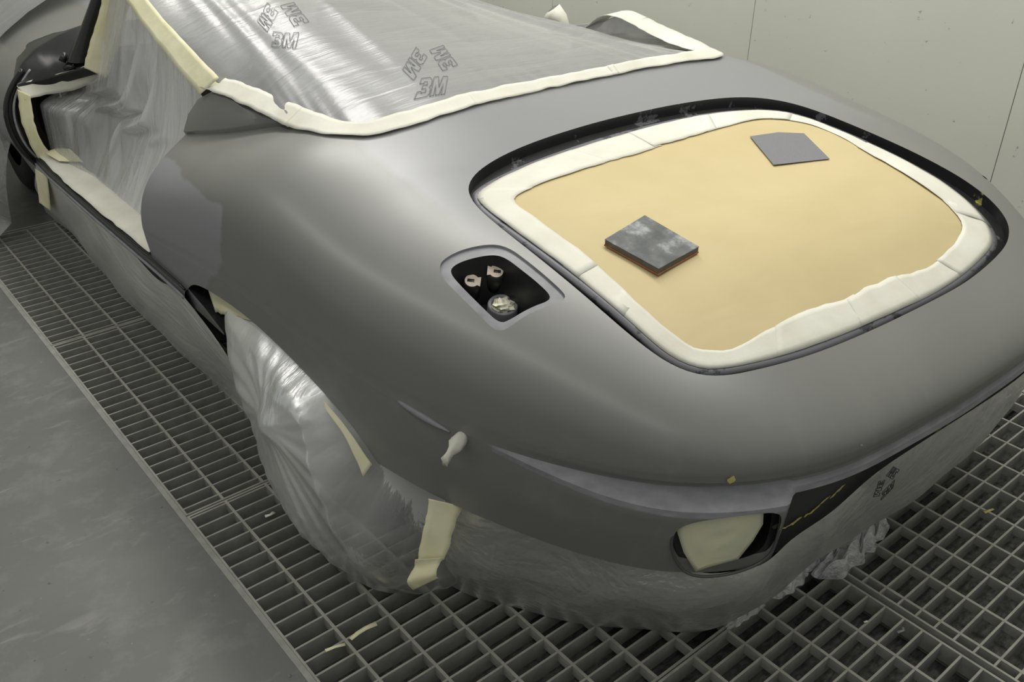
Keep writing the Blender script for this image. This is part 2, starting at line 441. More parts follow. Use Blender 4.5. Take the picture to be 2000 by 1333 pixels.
def boolean(o, c, op='DIFFERENCE'):
    m = o.modifiers.new('cut', 'BOOLEAN'); m.operation = op; m.object = c; m.solver = 'EXACT'
    try: m.material_mode = 'TRANSFER'
    except Exception: pass
    dg = bpy.context.evaluated_depsgraph_get(); dg.update()
    me = bpy.data.meshes.new_from_object(o.evaluated_get(dg))
    o.modifiers.clear(); old = o.data; o.data = me; bpy.data.meshes.remove(old)
    cm = c.data; bpy.data.objects.remove(c); bpy.data.meshes.remove(cm)

BOOT = [(0,1.472),(-.17,1.467),(-.34,1.452),(-.46,1.427),(-.530,1.390),(-.565,1.340),(-.580,1.26),(-.584,1.08),(-.578,.95),(-.565,.86),(-.540,.79),(-.49,.744),(-.39,.716),(-.28,.698),(-.14,.691),(.05,.690),(.212,.695),(.379,.723),(.460,.753),(.510,.79),(.532,.84),(.526,.90),(.506,.98),(.495,1.08),(.492,1.19),(.487,1.30),(.462,1.372),(.41,1.42),(.31,1.452),(.165,1.467)]
FILLO = [(-.730,1.195),(-.718,1.209),(-.684,1.209),(-.648,1.197),(-.619,1.179),(-.606,1.151),(-.604,1.105),(-.603,1.049),(-.603,1.005),(-.606,.992),(-.620,.990),(-.652,1.000),(-.687,1.008),(-.716,1.010),(-.729,1.018),(-.735,1.035),(-.737,1.077),(-.739,1.135),(-.738,1.178)]
FILLI = [(-.720,1.181),(-.701,1.189),(-.669,1.180),(-.636,1.163),(-.624,1.142),(-.622,1.093),(-.620,1.050),(-.621,1.012),(-.635,1.009),(-.653,1.015),(-.679,1.020),(-.701,1.023),(-.719,1.030),(-.722,1.074),(-.723,1.129)]

car = empty('car', car=True)
tag(car, 'two-seat sports car body in sanded grey primer, masked with film and tape', 'car')
v, f, fm = body_solid()
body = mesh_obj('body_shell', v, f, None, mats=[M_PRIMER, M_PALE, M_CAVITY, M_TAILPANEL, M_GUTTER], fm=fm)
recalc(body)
# boot aperture, fuel filler recess, its cavity
boolean(body, surf_cutter(chaikin(BOOT, 220), 0.026, M_GUTTER, rings=14))
boolean(body, surf_cutter(chaikin(FILLO, 110), 0.005, M_PALE, rings=6))
boolean(body, surf_cutter(chaikin(FILLI, 90), 0.105, M_CAVITY, rings=6))
# wheel arch
ARCH = [(2.148,.394),(2.10,.425),(2.04,.447),(1.93,.468),(1.75,.485),(1.583,.476),(1.444,.448),(1.352,.403),(1.292,.331),(1.27,.25),(2.0,.25),(1.97,.34),(2.06,.375)]
def yz_cutter(poly, x0, x1, mat):
    return prism_from_rings([[(x, y, z) for y, z in poly] for x in (x0, x1)], mat)
def yz_poly_cutter(poly, x0, x1, mat):
    n = len(poly); vv = [(x0, y, z) for y, z in poly] + [(x1, y, z) for y, z in poly]
    tri = tessellate_polygon([[Vector((0, y, z)) for y, z in poly]])
    ff = [tuple(t) for t in tri] + [tuple(i + n for i in t[::-1]) for t in tri] + [(j, (j+1) % n, n + (j+1) % n, n + j) for j in range(n)]
    o = mesh_obj('cutter', vv, ff, mat, smooth=False); recalc(o); return o
arch_top = [tuple(p) for p in poly_curve(ARCH[:9], 40)]
for s in (-1, 1):
    boolean(body, yz_poly_cutter(arch_top + ARCH[9:], s * 1.1, s * 0.60, M_CAVITY))
# cockpit and everything forward of the door shut line
ck = [(-.61,2.5),(-.60,2.15),(-.615,1.85),(-.59,1.72),(-.53,1.675),(-.38,1.665),(0,1.665),(.38,1.665),(.50,1.68),(.57,1.74),(.60,1.85),(.60,2.15),(.61,2.5)]
n = len(ck); vv = [(x, y, .40) for x, y in ck] + [(x, y, 1.2) for x, y in ck]
tri = tessellate_polygon([[Vector((x, y, 0)) for x, y in ck]])
ff = [tuple(t) for t in tri] + [tuple(i + n for i in t[::-1]) for t in tri] + [(j, (j+1) % n, n + (j+1) % n, n + j) for j in range(n)]
o = mesh_obj('cutter', vv, ff, M_CAVITY, smooth=False); recalc(o); boolean(body, o)
mb = MB(); mb.box((-1.5, 2.40, 0.0), (1.5, 4.0, 1.4)); o = mb.build('cutter', M_PRIMER, smooth=False); recalc(o); boolean(body, o)
# tail lamp pocket on the left rear corner
LAMP = [(-.592,.385),(-.600,.43),(-.592,.465),(-.565,.484),(-.53,.490),(-.49,.492),(-.455,.49),(-.443,.47),(-.443,.41),(-.450,.378),(-.48,.358),(-.53,.346),(-.572,.350)]
def tail_xy(x, off=0.0):
    u = np.interp(x, _ox[_oy < 1.1], np.arange((_oy < 1.1).sum())); i0 = np.where(_oy < 1.1)[0][0]
    ox = np.interp(u + i0, np.arange(len(_ox)), _ox); oy = np.interp(u + i0, np.arange(len(_oy)), _oy)
    r = np.hypot(ox, oy - CY); f_ = 1 + off / r
    return ox * f_, CY + (oy - CY) * f_
def lamp_ring(scale, off):
    L_ = np.array(chaikin(LAMP, 64)); c = L_.mean(0); L_ = c + (L_ - c) * scale
    out = []
    for x, z in L_:
        a, b = tail_xy(x, off); out.append((a, b, z))
    return out
boolean(body, prism_from_rings([lamp_ring(.86, -.07), lamp_ring(.86, .05)], M_CAVITY))
boolean(body, prism_from_rings([lamp_ring(1.0, -.012), lamp_ring(1.0, .05)], M_CAVITY))
body.data.polygons.foreach_set('use_smooth', [True] * len(body.data.polygons))
body.data.set_sharp_from_angle(angle=math.radians(28))
bm_ = bmesh.new(); bm_.from_mesh(body.data); seen = set(); isl = []
for v_ in bm_.verts:
    if v_.index in seen: continue
    st = [v_]; seen.add(v_.index); comp = []
    while st:
        q = st.pop(); comp.append(q)
        for e_ in q.link_edges:
            w_ = e_.other_vert(q)
            if w_.index not in seen: seen.add(w_.index); st.append(w_)
    isl.append(comp)
isl.sort(key=len); print('islands', [len(c) for c in isl], [tuple(round(a, 2) for a in c[0].co) for c in isl])
for c in isl[:-1]: bmesh.ops.delete(bm_, geom=c, context='VERTS')
bm_.to_mesh(body.data); bm_.free()
body.parent = car

# ------------------------------------------------------------------ body details
def ring_band(a, b, name, mat, parent, za=0.0, zb=0.0, rows=3, absz=False, **k):
    """band between closed curves a and b that follows the body surface at height offsets za, zb"""
    A = np.asarray(a, float); B = np.asarray(b, float); g = []
    for r_ in range(rows + 1):
        t = r_ / rows; q = A * (1 - t) + B * t
        z = zsurf(q[:, 0], q[:, 1]) + za * (1 - t) + zb * t
        g.append(np.stack([q[:, 0], q[:, 1], z], -1))
    m_ = MB(); m_.grid(np.array(g).transpose(1, 0, 2), close_u=True); return m_.build(name, mat, parent, **k)
def radial(curve, c, n):
    """resample a closed curve by angle about c"""
    P = chaikin(curve, 900); a = np.arctan2(P[:, 1] - c[1], P[:, 0] - c[0]); o_ = np.argsort(a)
    r = np.hypot(P[:, 0] - c[0], P[:, 1] - c[1])
    t = np.linspace(-math.pi, math.pi, n, endpoint=False)
    rr = np.interp(t, a[o_], r[o_], period=2 * math.pi)
    return t, rr
BC = (-.05, 1.05)
TI = [(-.501,1.292),(-.455,1.310),(-.324,1.323),(-.198,1.322),(-.02,1.332),(.173,1.338),(.303,1.342),(.373,1.307),(.409,1.257),(.410,1.184),(.375,1.062),(.366,.933),(.372,.835),(.331,.786),(.160,.750),(-.015,.757),(-.168,.762),(-.332,.768),(-.425,.769),(-.467,.790),(-.492,.819),(-.501,.867),(-.507,.913),(-.510,.976),(-.504,1.123),(-.500,1.201)]
TO = [(-.552,1.325),(-.535,1.362),(-.419,1.391),(-.269,1.406),(-.104,1.418),(.08,1.420),(.230,1.412),(.377,1.380),(.435,1.333),(.453,1.22),(.448,1.05),(.455,.92),(.450,.815),(.411,.762),(.349,.738),(.180,.709),(-.035,.705),(-.258,.714),(-.371,.733),(-.470,.760),(-.506,.788),(-.528,.827),(-.538,.881),(-.551,.996),(-.556,1.145),(-.556,1.25)]
NT = 540
th, r_in = radial(TI, BC, NT); _, r_out = radial(TO, BC, NT); _, r_boot = radial(BOOT, BC, NT)
def pol(r, c=BC, t=None): t = th if t is None else t; return np.stack([c[0] + r * np.cos(t), c[1] + r * np.sin(t)], -1)
# rolled flange round the boot aperture, standing in the gutter
o = ring_band(pol(np.minimum(r_out + .012, r_boot - .008)), pol(r_out - .02), 'boot_flange', M_FLANGE, car, -.0125, -.012, 3); solidify(o, .010, -1)
# hump of the door shut pillar beside the cockpit
base = [(-.757,2.402,.722),(-.733,2.30,.744),(-.70,2.15,.786),(-.672,2.03,.822),(-.655,1.96,.836)]
topo = [(-.705,2.402,.800),(-.690,2.30,.838),(-.678,2.15,.832),(-.665,2.05,.832),(-.652,1.96,.838)]
topi = [(-.62,2.402,.815),(-.60,2.30,.845),(-.595,2.15,.845),(-.60,2.05,.842),(-.61,1.96,.846)]
lowi = [(-.60,2.402,.70),(-.59,2.30,.70),(-.59,2.15,.72),(-.595,2.05,.74),(-.60,1.96,.76)]
bb = [poly_curve([tuple(np.array(p) + (.02 * (k == 0), 0, -.03 * (k == 0))) for p in l], 24) for k, l in enumerate([base])]
B0 = poly_curve(base, 24); B1 = poly_curve(topo, 24); B2 = poly_curve(topi, 24); B3 = poly_curve(lowi, 24)
Bm = (B0 + B1) / 2 + np.array([-.006, 0, .004]); Bin = B0 + np.array([.03, 0, -.05])
Bc = B1 * .75 + B2 * .25 + np.array([0, 0, .004])
mb = MB(); mb.grid(np.array([Bin, B0, B0 * .9 + Bm * .1, Bm, B1 * .93 + Bm * .07, B1, Bc, B2, B3]).transpose(1, 0, 2), flip=True)
n_ = 9
mb.f.append(tuple(range(n_))); mb.m.append(0)
o = mb.build('door_pillar_hump', M_PRIMER, car); o.data.set_sharp_from_angle(angle=math.radians(50))
for (y, z) in ((2.365,.752),(2.255,.765),(2.17,.788)):
    m_ = MB(); x = -.742 + (2.4 - y) * .26
    m_.tube([(x - .004, y, z), (x + .004, y, z)], .0032, 8); m_.build('screw_hole', M_PALE, car)
# crease ridge ahead of the tape-wrapped stud, and primer rub-through spots
def side_pt(y, z, off=0.0, side=-1):
    """point on the flank (below the rim line) at given y,z"""
    us = US[:240] if side < 0 else US[240:]
    oy = _fy(us * _L); ox = _fx(us * _L)
    i = np.argsort(oy); x = np.interp(y, oy[i], ox[i])
    zw = float(ZRIM(y)); f_ = (zw - z) / (zw - .33) * .236
    tz = [-p[1] for p in LZ_SIDE]; to = [p[0] for p in LZ_SIDE]
    d_ = np.interp(f_, tz, to) + off
    return (x - side * 0 + (-d_ if side < 0 else d_) * 1.0, y, z)
def on_flank(x, y, off=0.0):
    return (x, y, float(zsurf(x, y)) + off)
ridge = []
for t in np.linspace(0, 1, 14):
    y = 1.175 - .115 * t; z = .548 - .018 * t
    p = side_pt(y, z, .001); ridge.append(p)
mb = MB(); mb.tube(ridge, [.0015 + .0055 * math.sin(math.pi * min(1, (k + .6) / 13.)) ** .7 for k in range(14)], 8)
mb.build('body_crease', M_PALE, car)
def blob(name, c, r, mat, parent, n=12, th_=.0012, nrm=(0, 0, 1), seed=0, label=None):
    nrm = Vector(nrm).normalized(); a = nrm.cross(Vector((0.3, 0.9, 0.1))).normalized(); b_ = nrm.cross(a); rr = random.Random(seed)
    vv = [tuple(Vector(c) + nrm * th_)]; 
    for k in range(n):
        an = 2 * math.pi * k / n; q = r * rr.uniform(.75, 1.15)
        vv.append(tuple(Vector(c) + a * math.cos(an) * q + b_ * math.sin(an) * q * .75))
    o = mesh_obj(name, vv, [(0, 1 + k, 1 + (k + 1) % n) for k in range(n)], mat, parent)
    return o
p = tail_xy(-.532, .0005); blob('primer_spot', (p[0], p[1], .556), .0085, M_YELLOW, car, nrm=(-.5, -.85, .1), seed=3, th_=.001)
blob('primer_spot', on_flank(.672, .936, .0005), .009, M_PALE, car, nrm=(.5, -.3, .8), seed=5)
p = tail_xy(-.306, .0005); blob('primer_spot', (p[0], p[1], .574), .004, M_PALE, car, nrm=(-.2, -1, .1), seed=6)
# fuel filler bay: brackets, filler neck
LUG1, LUG2, NECK = (-.677, 1.171, .748), (-.638, 1.150, .764), (-.644, 1.121, .710)
def tilt(c, n): 
    z = Vector(n).normalized(); x = z.cross(Vector((0, 1, .2))).normalized(); y = z.cross(x)
    m_ = Matrix((x, y, z)).transposed().to_4x4(); m_.translation = c; return m_
def plate(outer, hole, t):
    """flat plate with a hole, thickness t"""
    bm_ = bmesh.new(); n1, n2 = len(outer), len(hole)
    tri = tessellate_polygon([[Vector((*p, 0)) for p in outer], [Vector((*p, 0)) for p in hole]])
    allp = list(outer) + list(hole); vv = [(x, y, 0) for x, y in allp] + [(x, y, -t) for x, y in allp]; N_ = len(allp)
    ff = [tuple(q) for q in tri] + [tuple(i + N_ for i in q[::-1]) for q in tri]
    ff += [(j, (j+1) % n1, N_ + (j+1) % n1, N_ + j) for j in range(n1)]
    ff += [(n1 + j, n1 + (j+1) % n2, N_ + n1 + (j+1) % n2, N_ + n1 + j) for j in range(n2)]
    bm_.free(); return vv, ff
for (c, rot) in ((LUG1, 2.4), (LUG2, -0.7)):
    outer = [(.013 * math.cos(a), .013 * math.sin(a)) for a in np.linspace(.7, 5.6, 18)] + [(.016, -.010), (.016, .010)]
    hole = [(-.002 + .0065 * x, .0035 * y) for x, y in ((-1, -1), (1, -1), (1, 1), (-1, 1))]
    vv, ff = plate(outer, hole, .002)
    m_ = tilt(Vector(c), (-.25, -.45, .85)) @ Matrix.Rotation(rot, 4, 'Z')
    o = mesh_obj('hinge_lug', [tuple(m_ @ Vector(q)) for q in vv], ff, M_METAL, car, smooth=False); recalc(o)
    m2 = MB(); a_ = m_ @ Vector((0, 0, -.002)); b_ = m_ @ Vector((0, 0, -.06)); m2.tube([a_, b_], [.015, .019], 18); m2.build('lug_post', M_CAVITY, car)
nc = Vector(NECK); m_ = tilt(nc, (-.1, -.25, .95))
mb = MB(); prof = [(.021, -.04), (.021, -.002), (.0225, .001), (.0265, .001), (.028, -.002), (.028, -.04)]
g = [[tuple(m_ @ Vector((r_ * math.cos(a), r_ * math.sin(a), z))) for r_, z in prof] for a in np.linspace(0, 2 * math.pi, 36, endpoint=False)]
mb.grid(g, close_u=True); mb.build('filler_neck', M_PALE, car)
# crumpled tissue stuffed in the neck
def crumple(name, c, rad, mat, seed, sub=4, amp=.35, parent=None, car_=True, sq=(1, 1, 1)):
    bm_ = bmesh.new(); bmesh.ops.create_icosphere(bm_, subdivisions=sub, radius=1)
    P = np.array([v_.co[:] for v_ in bm_.verts]); d_ = 1 + amp * .5 * np.abs(vnoise(P * 3.1, seed)) + amp * .5 * np.abs(vnoise(P * 6.3, seed + 1)) - amp * .4
    P = P * d_[:, None] * rad * np.array(sq) + np.array(c)
    for v_, q in zip(bm_.verts, P): v_.co = q
    me = bpy.data.meshes.new(name); bm_.to_mesh(me); bm_.free(); me.materials.append(mat)
    me.polygons.foreach_set('use_smooth', [sub > 4] * len(me.polygons))
    o = bpy.data.objects.new(name, me); col.objects.link(o)
    if parent: o.parent = parent
    elif car_: o.matrix_world = CARM
    return o
M_TISSUE = tape_mat('tissue_paper', (0.85, 0.83, 0.68), (0.72, 0.70, 0.50))
o = crumple('paper_plug', (NECK[0], NECK[1], NECK[2] - .002), .0185, M_TISSUE, 4, 3, .8, sq=(1, 1, .6))
tag(o, 'crumpled cream paper plug stuffed in the round fuel filler neck', 'paper')
# tape-wrapped bumper stud
stud = MB(); sc_ = side_pt(1.035, .530); P0 = Vector(sc_)
dirv = Vector((-.93, -.28, -.18)).normalized()
pts_ = [P0 + dirv * t for t in (-.005, .004, .014, .024, .033, .042, .052)]
o = None
mbs = MB(); n_ = 18; g = []
for k in range(n_):
    a = 2 * math.pi * k / n_; rowp = []
    for i, (p, r_) in enumerate(zip(pts_, (.010, .014, .0155, .0145, .0105, .0095, .012))):
        u_ = dirv.cross(Vector((0, 0, 1))).normalized(); w_ = dirv.cross(u_)
        rr_ = r_ * (1 + .16 * math.sin(5 * a + i * 1.7) * (.4 + i / 6)); s_ = .55 if i > 3 else .85
        rowp.append(tuple(p + (u_ * math.cos(a) * s_ + w_ * math.sin(a)) * rr_ + Vector((0, 0, -.0016 * i * i * .25))))
    g.append(rowp)
mbs.grid(g, close_u=True); c0 = len(mbs.v); mbs.v.append(tuple(Vector(np.mean([r_[-1] for r_ in g], axis=0)) )); 
for k in range(n_): mbs.f.append((k * 7 + 6, ((k + 1) % n_) * 7 + 6, c0)); mbs.m.append(0)
o = mbs.build('tape_wrapping', M_TAPE, car=True); tag(o, 'twisted cream masking tape wrapped round the bumper stud on the rear flank', 'masking tape')

# rim bead round the lamp pocket and masked lamp patch
rg_ = lamp_ring(1.015, .002); mb = MB(); mb.tube([rg_[i % 64] for i in range(65)], .0028, 8, cap=False); mb.build('lamp_rim', M_TAILPLAIN, car)
patch = [(-.596,.448),(-.578,.475),(-.54,.492),(-.50,.497),(-.475,.497),(-.470,.45),(-.482,.415),(-.50,.375),(-.545,.362),(-.562,.352),(-.582,.395)]
P = np.array(patch); c = P.mean(0); mb = MB(); g = []
for k in range(9):
    s_ = k / 8; rowp = []
    for q in P:
        x, z = c + (q - c) * s_; a_, b_ = tail_xy(x, -.004 + .004 * (1 - s_ ** 2) + .0015 * float(vnoise(np.array([x * 60, z * 60, 1.]), 3)))
        rowp.append((a_, b_, z))
    g.append(rowp)
g = np.array(g).transpose(1, 0, 2); mb.grid(g, close_u=True)
o = mb.build('lamp_mask', tape_mat('lamp_masking', (0.66, 0.63, 0.42), (0.52, 0.52, 0.42)), car=True); recalc(o); solidify(o, .0012)
tag(o, 'cream tape patch covering the left tail lamp opening', 'masking tape')
blob('lamp_bolt_hole', (*tail_xy(-.449, .0012), .445), .007, M_CAVITY, car, nrm=(-.4, -.9, 0), seed=1, th_=.0)

# ------------------------------------------------------------------ sill, door opening, scuttle, screen pillar, front wing
SIL = [(3.50,-.955),(3.30,-.955),(2.82,-.935),(2.37,-.912),(2.20,-.905)]
sy = np.linspace(2.15, 3.46, 40)
sx = np.interp(sy, [a for a, b in SIL[::-1]], [b for a, b in SIL[::-1]])
mb = MB(); g = []
for x, y in zip(sx, sy):
    g.append([(x + .17, y, .385), (x + .012, y, .392), (x + .003, y, .388), (x, y, .380), (x - .002, y, .365), (x + .004, y, .352), (x + .02, y, .33), (x + .05, y, .22), (x + .2, y, .20)])
mb.grid(g); mb.build('sill', M_TAILPLAIN, car)
mb = MB(); mb.tube([(x - .004, y, .372) for x, y in zip(sx, sy)], .0045, 8); mb.build('sill_seam', M_PALE, car)
mb = MB(); mb.tube([(x + .002, y, .394) for x, y in zip(sx, sy)], .0035, 8); mb.build('sill_seal', M_BLACK, car)
# tub under the film: floor, bulkhead, seats
mb = MB(); mb.box((-.80, 1.72, .24), (.80, 3.5, .27)); mb.box((-.80, 3.42, .27), (.80, 3.5, .72)); mb.box((-.78, 2.35, .27), (-.70, 3.45, .36)); mb.box((.72, 2.0, .27), (.80, 3.45, .70)); mb.box((-.09, 1.9, .27), (.09, 3.42, .50))
mb.build('cabin_tub', M_TUB, car, smooth=False)
def cushion(name, lo, hi, rz=0):
    bm_ = bmesh.new(); bmesh.ops.create_cube(bm_, size=1)
    for v_ in bm_.verts: v_.co = Vector(((lo[0] + hi[0]) / 2 + v_.co.x * (hi[0] - lo[0]), (lo[1] + hi[1]) / 2 + v_.co.y * (hi[1] - lo[1]) - v_.co.z * rz, (lo[2] + hi[2]) / 2 + v_.co.z * (hi[2] - lo[2])))
    bmesh.ops.bevel(bm_, geom=bm_.edges[:], offset=.045, segments=4, affect='EDGES')
    me = bpy.data.meshes.new(name); bm_.to_mesh(me); bm_.free(); me.materials.append(M_SEAT); me.polygons.foreach_set('use_smooth', [True] * len(me.polygons))
    o = bpy.data.objects.new(name, me); col.objects.link(o); o.parent = car; return o
for s in (-1, 1):
    x0, x1 = (s * .14, s * .62) if s > 0 else (s * .62, s * .14)
    cushion('seat_cushion', (x0, 2.45, .30), (x1, 3.05, .44)); cushion('seat_backrest', (x0, 2.25, .36), (x1, 2.42, .76), .12)
# front wing / bonnet flank: section curve swept forward
sec = [(-.955,.372),(-.995,.43),(-1.012,.50),(-1.005,.585),(-.965,.655),(-.915,.705),(-.86,.745),(-.78,.785),(-.60,.84),(-.3,.88),(0,.89)]
sc2 = poly_curve(sec, 44); g = []
for y in np.linspace(3.462, 5.2, 24):
    t = (y - 3.46) / 1.74; k = 1 + .05 * math.sin(min(t, 1) * 1.6); q = sc2.copy()
    q[:, 0] *= k; q[:, 1] = q[:, 1] + .06 * sstep(0, 1, t) * (sc2[:, 1] - .37) / .5 - .0 * t
    g.append(np.stack([q[:, 0], np.full(len(q), y), q[:, 1]], -1))
mb = MB(); mb.grid(np.array(g)[:, ::1], flip=False); g2 = np.array(g).copy(); g2[:, :, 0] *= -1; mb.grid(g2, flip=True)
mb.build('front_wing', M_PRIMER, car)
# lower wing panel in front of the sill, curving under to the front wheel opening
mb = MB(); g = []
for y in np.linspace(3.462, 4.0, 12):
    t = (y - 3.462) / .54
    g.append([(-.955 - .03 * t, y, .372 + .0 * t), (-.945 - .03 * t, y, .372 - .10 * (1 - t) ** 1.5), (-.91 - .03 * t, y, .372 - .16 * (1 - t) ** 1.5)])
mb.grid(g, flip=True); mb.build('wing_lower_panel', M_PRIMER, car)
# black door-shut channel: rim tube + recessed face + scuttle gusset
rim_ = poly_curve([(-.955,3.455,.368),(-.992,3.455,.43),(-1.010,3.455,.50),(-1.003,3.455,.585),(-.965,3.455,.652),(-.925,3.455,.695)], 30)
mb = MB(); mb.tube([tuple(p) for p in rim_], .009, 8); mb.build('door_seal', M_BLACK, car)
mb = MB(); mb.tube([tuple(np.array(p) + (.022, -.012, 0)) for p in rim_], .004, 8); mb.build('seal_lip', M_PALE, car)
mb = MB(); inner = rim_ + np.array([.10, .015, 0]); mb.grid(np.array([rim_, rim_ + np.array([.03, -.004, 0]), inner]).transpose(1, 0, 2)); mb.build('door_shut_face', M_BLACK, car)
wing_z = lambda x: float(np.interp(abs(x), [abs(q[0]) for q in sec[::-1]], [q[1] for q in sec[::-1]]))
yt = lambda x: float(np.interp(-x, [.70, .76, .80, .84, .88, .92, .955], [3.47, 3.50, 3.56, 3.62, 3.64, 3.58, 3.475]))
xs_ = np.linspace(-.955, -.70, 26); g = []
tx_, ty_, tz_ = [-.956, -.915, -.845, -.765, -.70], [3.436, 3.416, 3.346, 3.236, 3.19], [.652, .662, .688, .728, .745]
for x in xs_:
    f3 = lambda arr: float(np.interp(-x, [-q for q in tx_][::-1], arr[::-1]))
    lo_ = (x + .012, f3(ty_) + .004, f3(tz_) - .030); l1_ = (x, f3(ty_), f3(tz_) - .006)
    row = [lo_, l1_, (x, f3(ty_) + .006, f3(tz_) + .002), (x, (f3(ty_) + 3.462) / 2, (f3(tz_) + wing_z(x)) / 2 - .006), (x, 3.463, wing_z(x) + .004)]
    for k in range(1, 5): row.append((x, 3.463 + (yt(x) - 3.463) * k / 4, wing_z(x) + .005 - .003 * (k == 4)))
    g.append(row)
mb = MB(); mb.grid(g)
o = mb.build('scuttle_gusset', M_BLACK, car)
# screen pillar
pa = Vector((-.775, 3.31, .735)); pb = Vector((-.655, 3.22, 1.00)); mb = MB(); g = []
for t in np.linspace(0, 1, 10):
    c = pa.lerp(pb, t); w1 = .026 + .010 * (1 - t) ** 3; d1 = .030 + .02 * (1 - t) ** 3
    g.append([tuple(c + Vector((w1 * math.cos(a), d1 * math.sin(a), 0))) for a in np.linspace(0, 2 * math.pi, 16, endpoint=False)])
g = np.array(g).transpose(1, 0, 2); mb.grid(g, close_u=True, flip=True); mb.build('screen_pillar', M_BLACK, car)
mb = MB(); mb.tube([pa + Vector((-.045, .03, -.005)), pa + Vector((-.028, .035, .02))], [.012, .009], 10); mb.tube([pa + Vector((-.05, .0, -.02)), pa + Vector((-.02, -.02, -.012))], .008, 8); mb.build('pillar_bolt', M_BLACK, car)
mb = MB(); mb.tube([(-.655,3.22,1.00),(-.45,3.28,1.05),(0,3.32,1.07),(.45,3.28,1.05),(.655,3.22,1.00)], .02, 10); mb.build('screen_header', M_BLACK, car)
mb = MB(); pr = Vector((.775, 3.31, .735)); mb.tube([pr, Vector((.655, 3.22, 1.0))], [.03, .02], 10); mb.build('screen_pillar', M_BLACK, car)

# wheels
def wheel(y, x, r=.325, w_=.18):
    root = empty('wheel'); root.parent = car; root.location = (x, y, r)
    prof = [(.215, -.5), (.25, -.52), (.30, -.50), (.320, -.40), (.325, -.33), (.325, .33), (.320, .40), (.30, .50), (.25, .52), (.215, .5)]
    g = []; nn = 120
    for k in range(nn):
        a = 2 * math.pi * k / nn
        row = []
        for i, (rr, xx) in enumerate(prof): row.append((xx * w_, rr * math.sin(a), rr * math.cos(a)))
        g.append(row)
    m_ = MB(); m_.grid(g, close_u=True, flip=True)
    # tread ribs with sipes
    for rib in (-.26, -.09, .09, .26):
        for k in range(60):
            a0 = 2 * math.pi * (k + .1) / 60; a1 = 2 * math.pi * (k + .9) / 60; q = []
            for (a, xx, rr) in ((a0, -.065, .325), (a1, -.065, .325), (a1, .065, .325), (a0, .065, .325), (a0 + .01, -.06, .3335), (a1 - .01, -.06, .3335), (a1 - .01, .06, .3335), (a0 + .01, .06, .3335)):
                q.append(((rib + xx) * w_, rr * math.sin(a + xx * .35), rr * math.cos(a + xx * .35)))
            m_.add(q, [(4, 5, 6, 7), (0, 1, 5, 4), (1, 2, 6, 5), (2, 3, 7, 6), (3, 0, 4, 7)])
    m_.build('tyre', M_RUBBER, root)
    m_ = MB(); s = -1 if x < 0 else 1
    prof = [(.215, -.40), (.205, -.42), (.19, -.30), (.10, -.22), (.06, -.34), (.035, -.46), (.0, -.48)]
    g = [[(-s * -1 * xx * w_ if s < 0 else -xx * w_, rr * math.sin(a), rr * math.cos(a)) for rr, xx in prof] for a in np.linspace(0, 2 * math.pi, 48, endpoint=False)]
    m_.grid(g, close_u=True); m_.build('rim', M_METAL, root)
    return root
wheel(1.60, -.715); wheel(1.60, .715); wheel(4.32, -.80); wheel(4.32, .80)
for ya in (1.60, 4.32):
    mb = MB(); mb.tube([(-.75, ya, .325), (.75, ya, .325)], .035, 10); mb.build('axle', M_CAVITY, car)
mb = MB(); mb.box((-.55, .85, .20), (.55, 4.8, .30)); mb.build('chassis', M_CAVITY, car, smooth=False)

# ------------------------------------------------------------------ boot masking: paper and tape border
jit = noise1(NT, 22, .006, 11, True); jit2 = noise1(NT, 40, .004, 12, True)
g = []
for k in range(26):
    s_ = k / 25; q = pol((r_in + .02) * s_); w_ = .0016 * vnoise(np.stack([q[:, 0] * 9, q[:, 1] * 16, q[:, 0] * 0], -1), 9) * min(1, 2 * (1 - s_) + .15)
    g.append(np.stack([q[:, 0], q[:, 1], zsurf(q[:, 0], q[:, 1]) - .0105 + w_ * 1.3], -1))
mb = MB(); mb.grid(np.array(g).transpose(1, 0, 2), close_u=True)
o = mb.build('masking_paper', M_PAPER, car=True); recalc(o); tag(o, 'buff brown masking paper stretched over the boot aperture', 'masking paper'); solidify(o, .0008)
# tape border laid as overlapping strips
tb = empty('masking_tape_border', car=True); tag(tb, 'white masking tape border framing the brown paper on the boot', 'masking tape')
segs = [(-math.pi + .2, -2.25), (-2.33, -1.75), (-1.83, -1.30), (-1.38, -.85), (-.93, -.40), (-.48, .15), (.07, .62), (.54, 1.05), (.97, 1.62), (1.54, 2.15), (2.07, 2.62), (2.54, math.pi + .05), (math.pi - .03, math.pi + .27)]
rs = random.Random(4)
for i, (a0, a1) in enumerate(segs):
    n_ = max(int((a1 - a0) / .03), 4); t = np.linspace(a0, a1, n_)
    wrap = lambda arr: np.interp(t, np.r_[th - 2*math.pi, th, th + 2*math.pi], np.r_[arr, arr, arr])
    ri = wrap(r_in + jit * .8) + rs.uniform(-.003, .003) + noise1(n_, 2, .0018, 50 + i); ro = wrap(r_out + jit2 * .5)
    tt = np.linspace(0, 1, 7); g = []
    for s_ in tt:
        q = pol(ri * (1 - s_) + ro * s_, t=t)
        z = zsurf(q[:, 0], q[:, 1]) - .0082 + .0006 * (i % 3) + .0006 * vnoise(np.stack([q[:, 0] * 50, q[:, 1] * 50, 0 * t], -1), i)
        if s_ > .95: z = z - .003
        g.append(np.stack([q[:, 0], q[:, 1], z], -1))
    m_ = MB(); m_.grid(np.array(g).transpose(1, 0, 2)); o = m_.build('tape_strip', M_TAPE, tb); solidify(o, .0004)

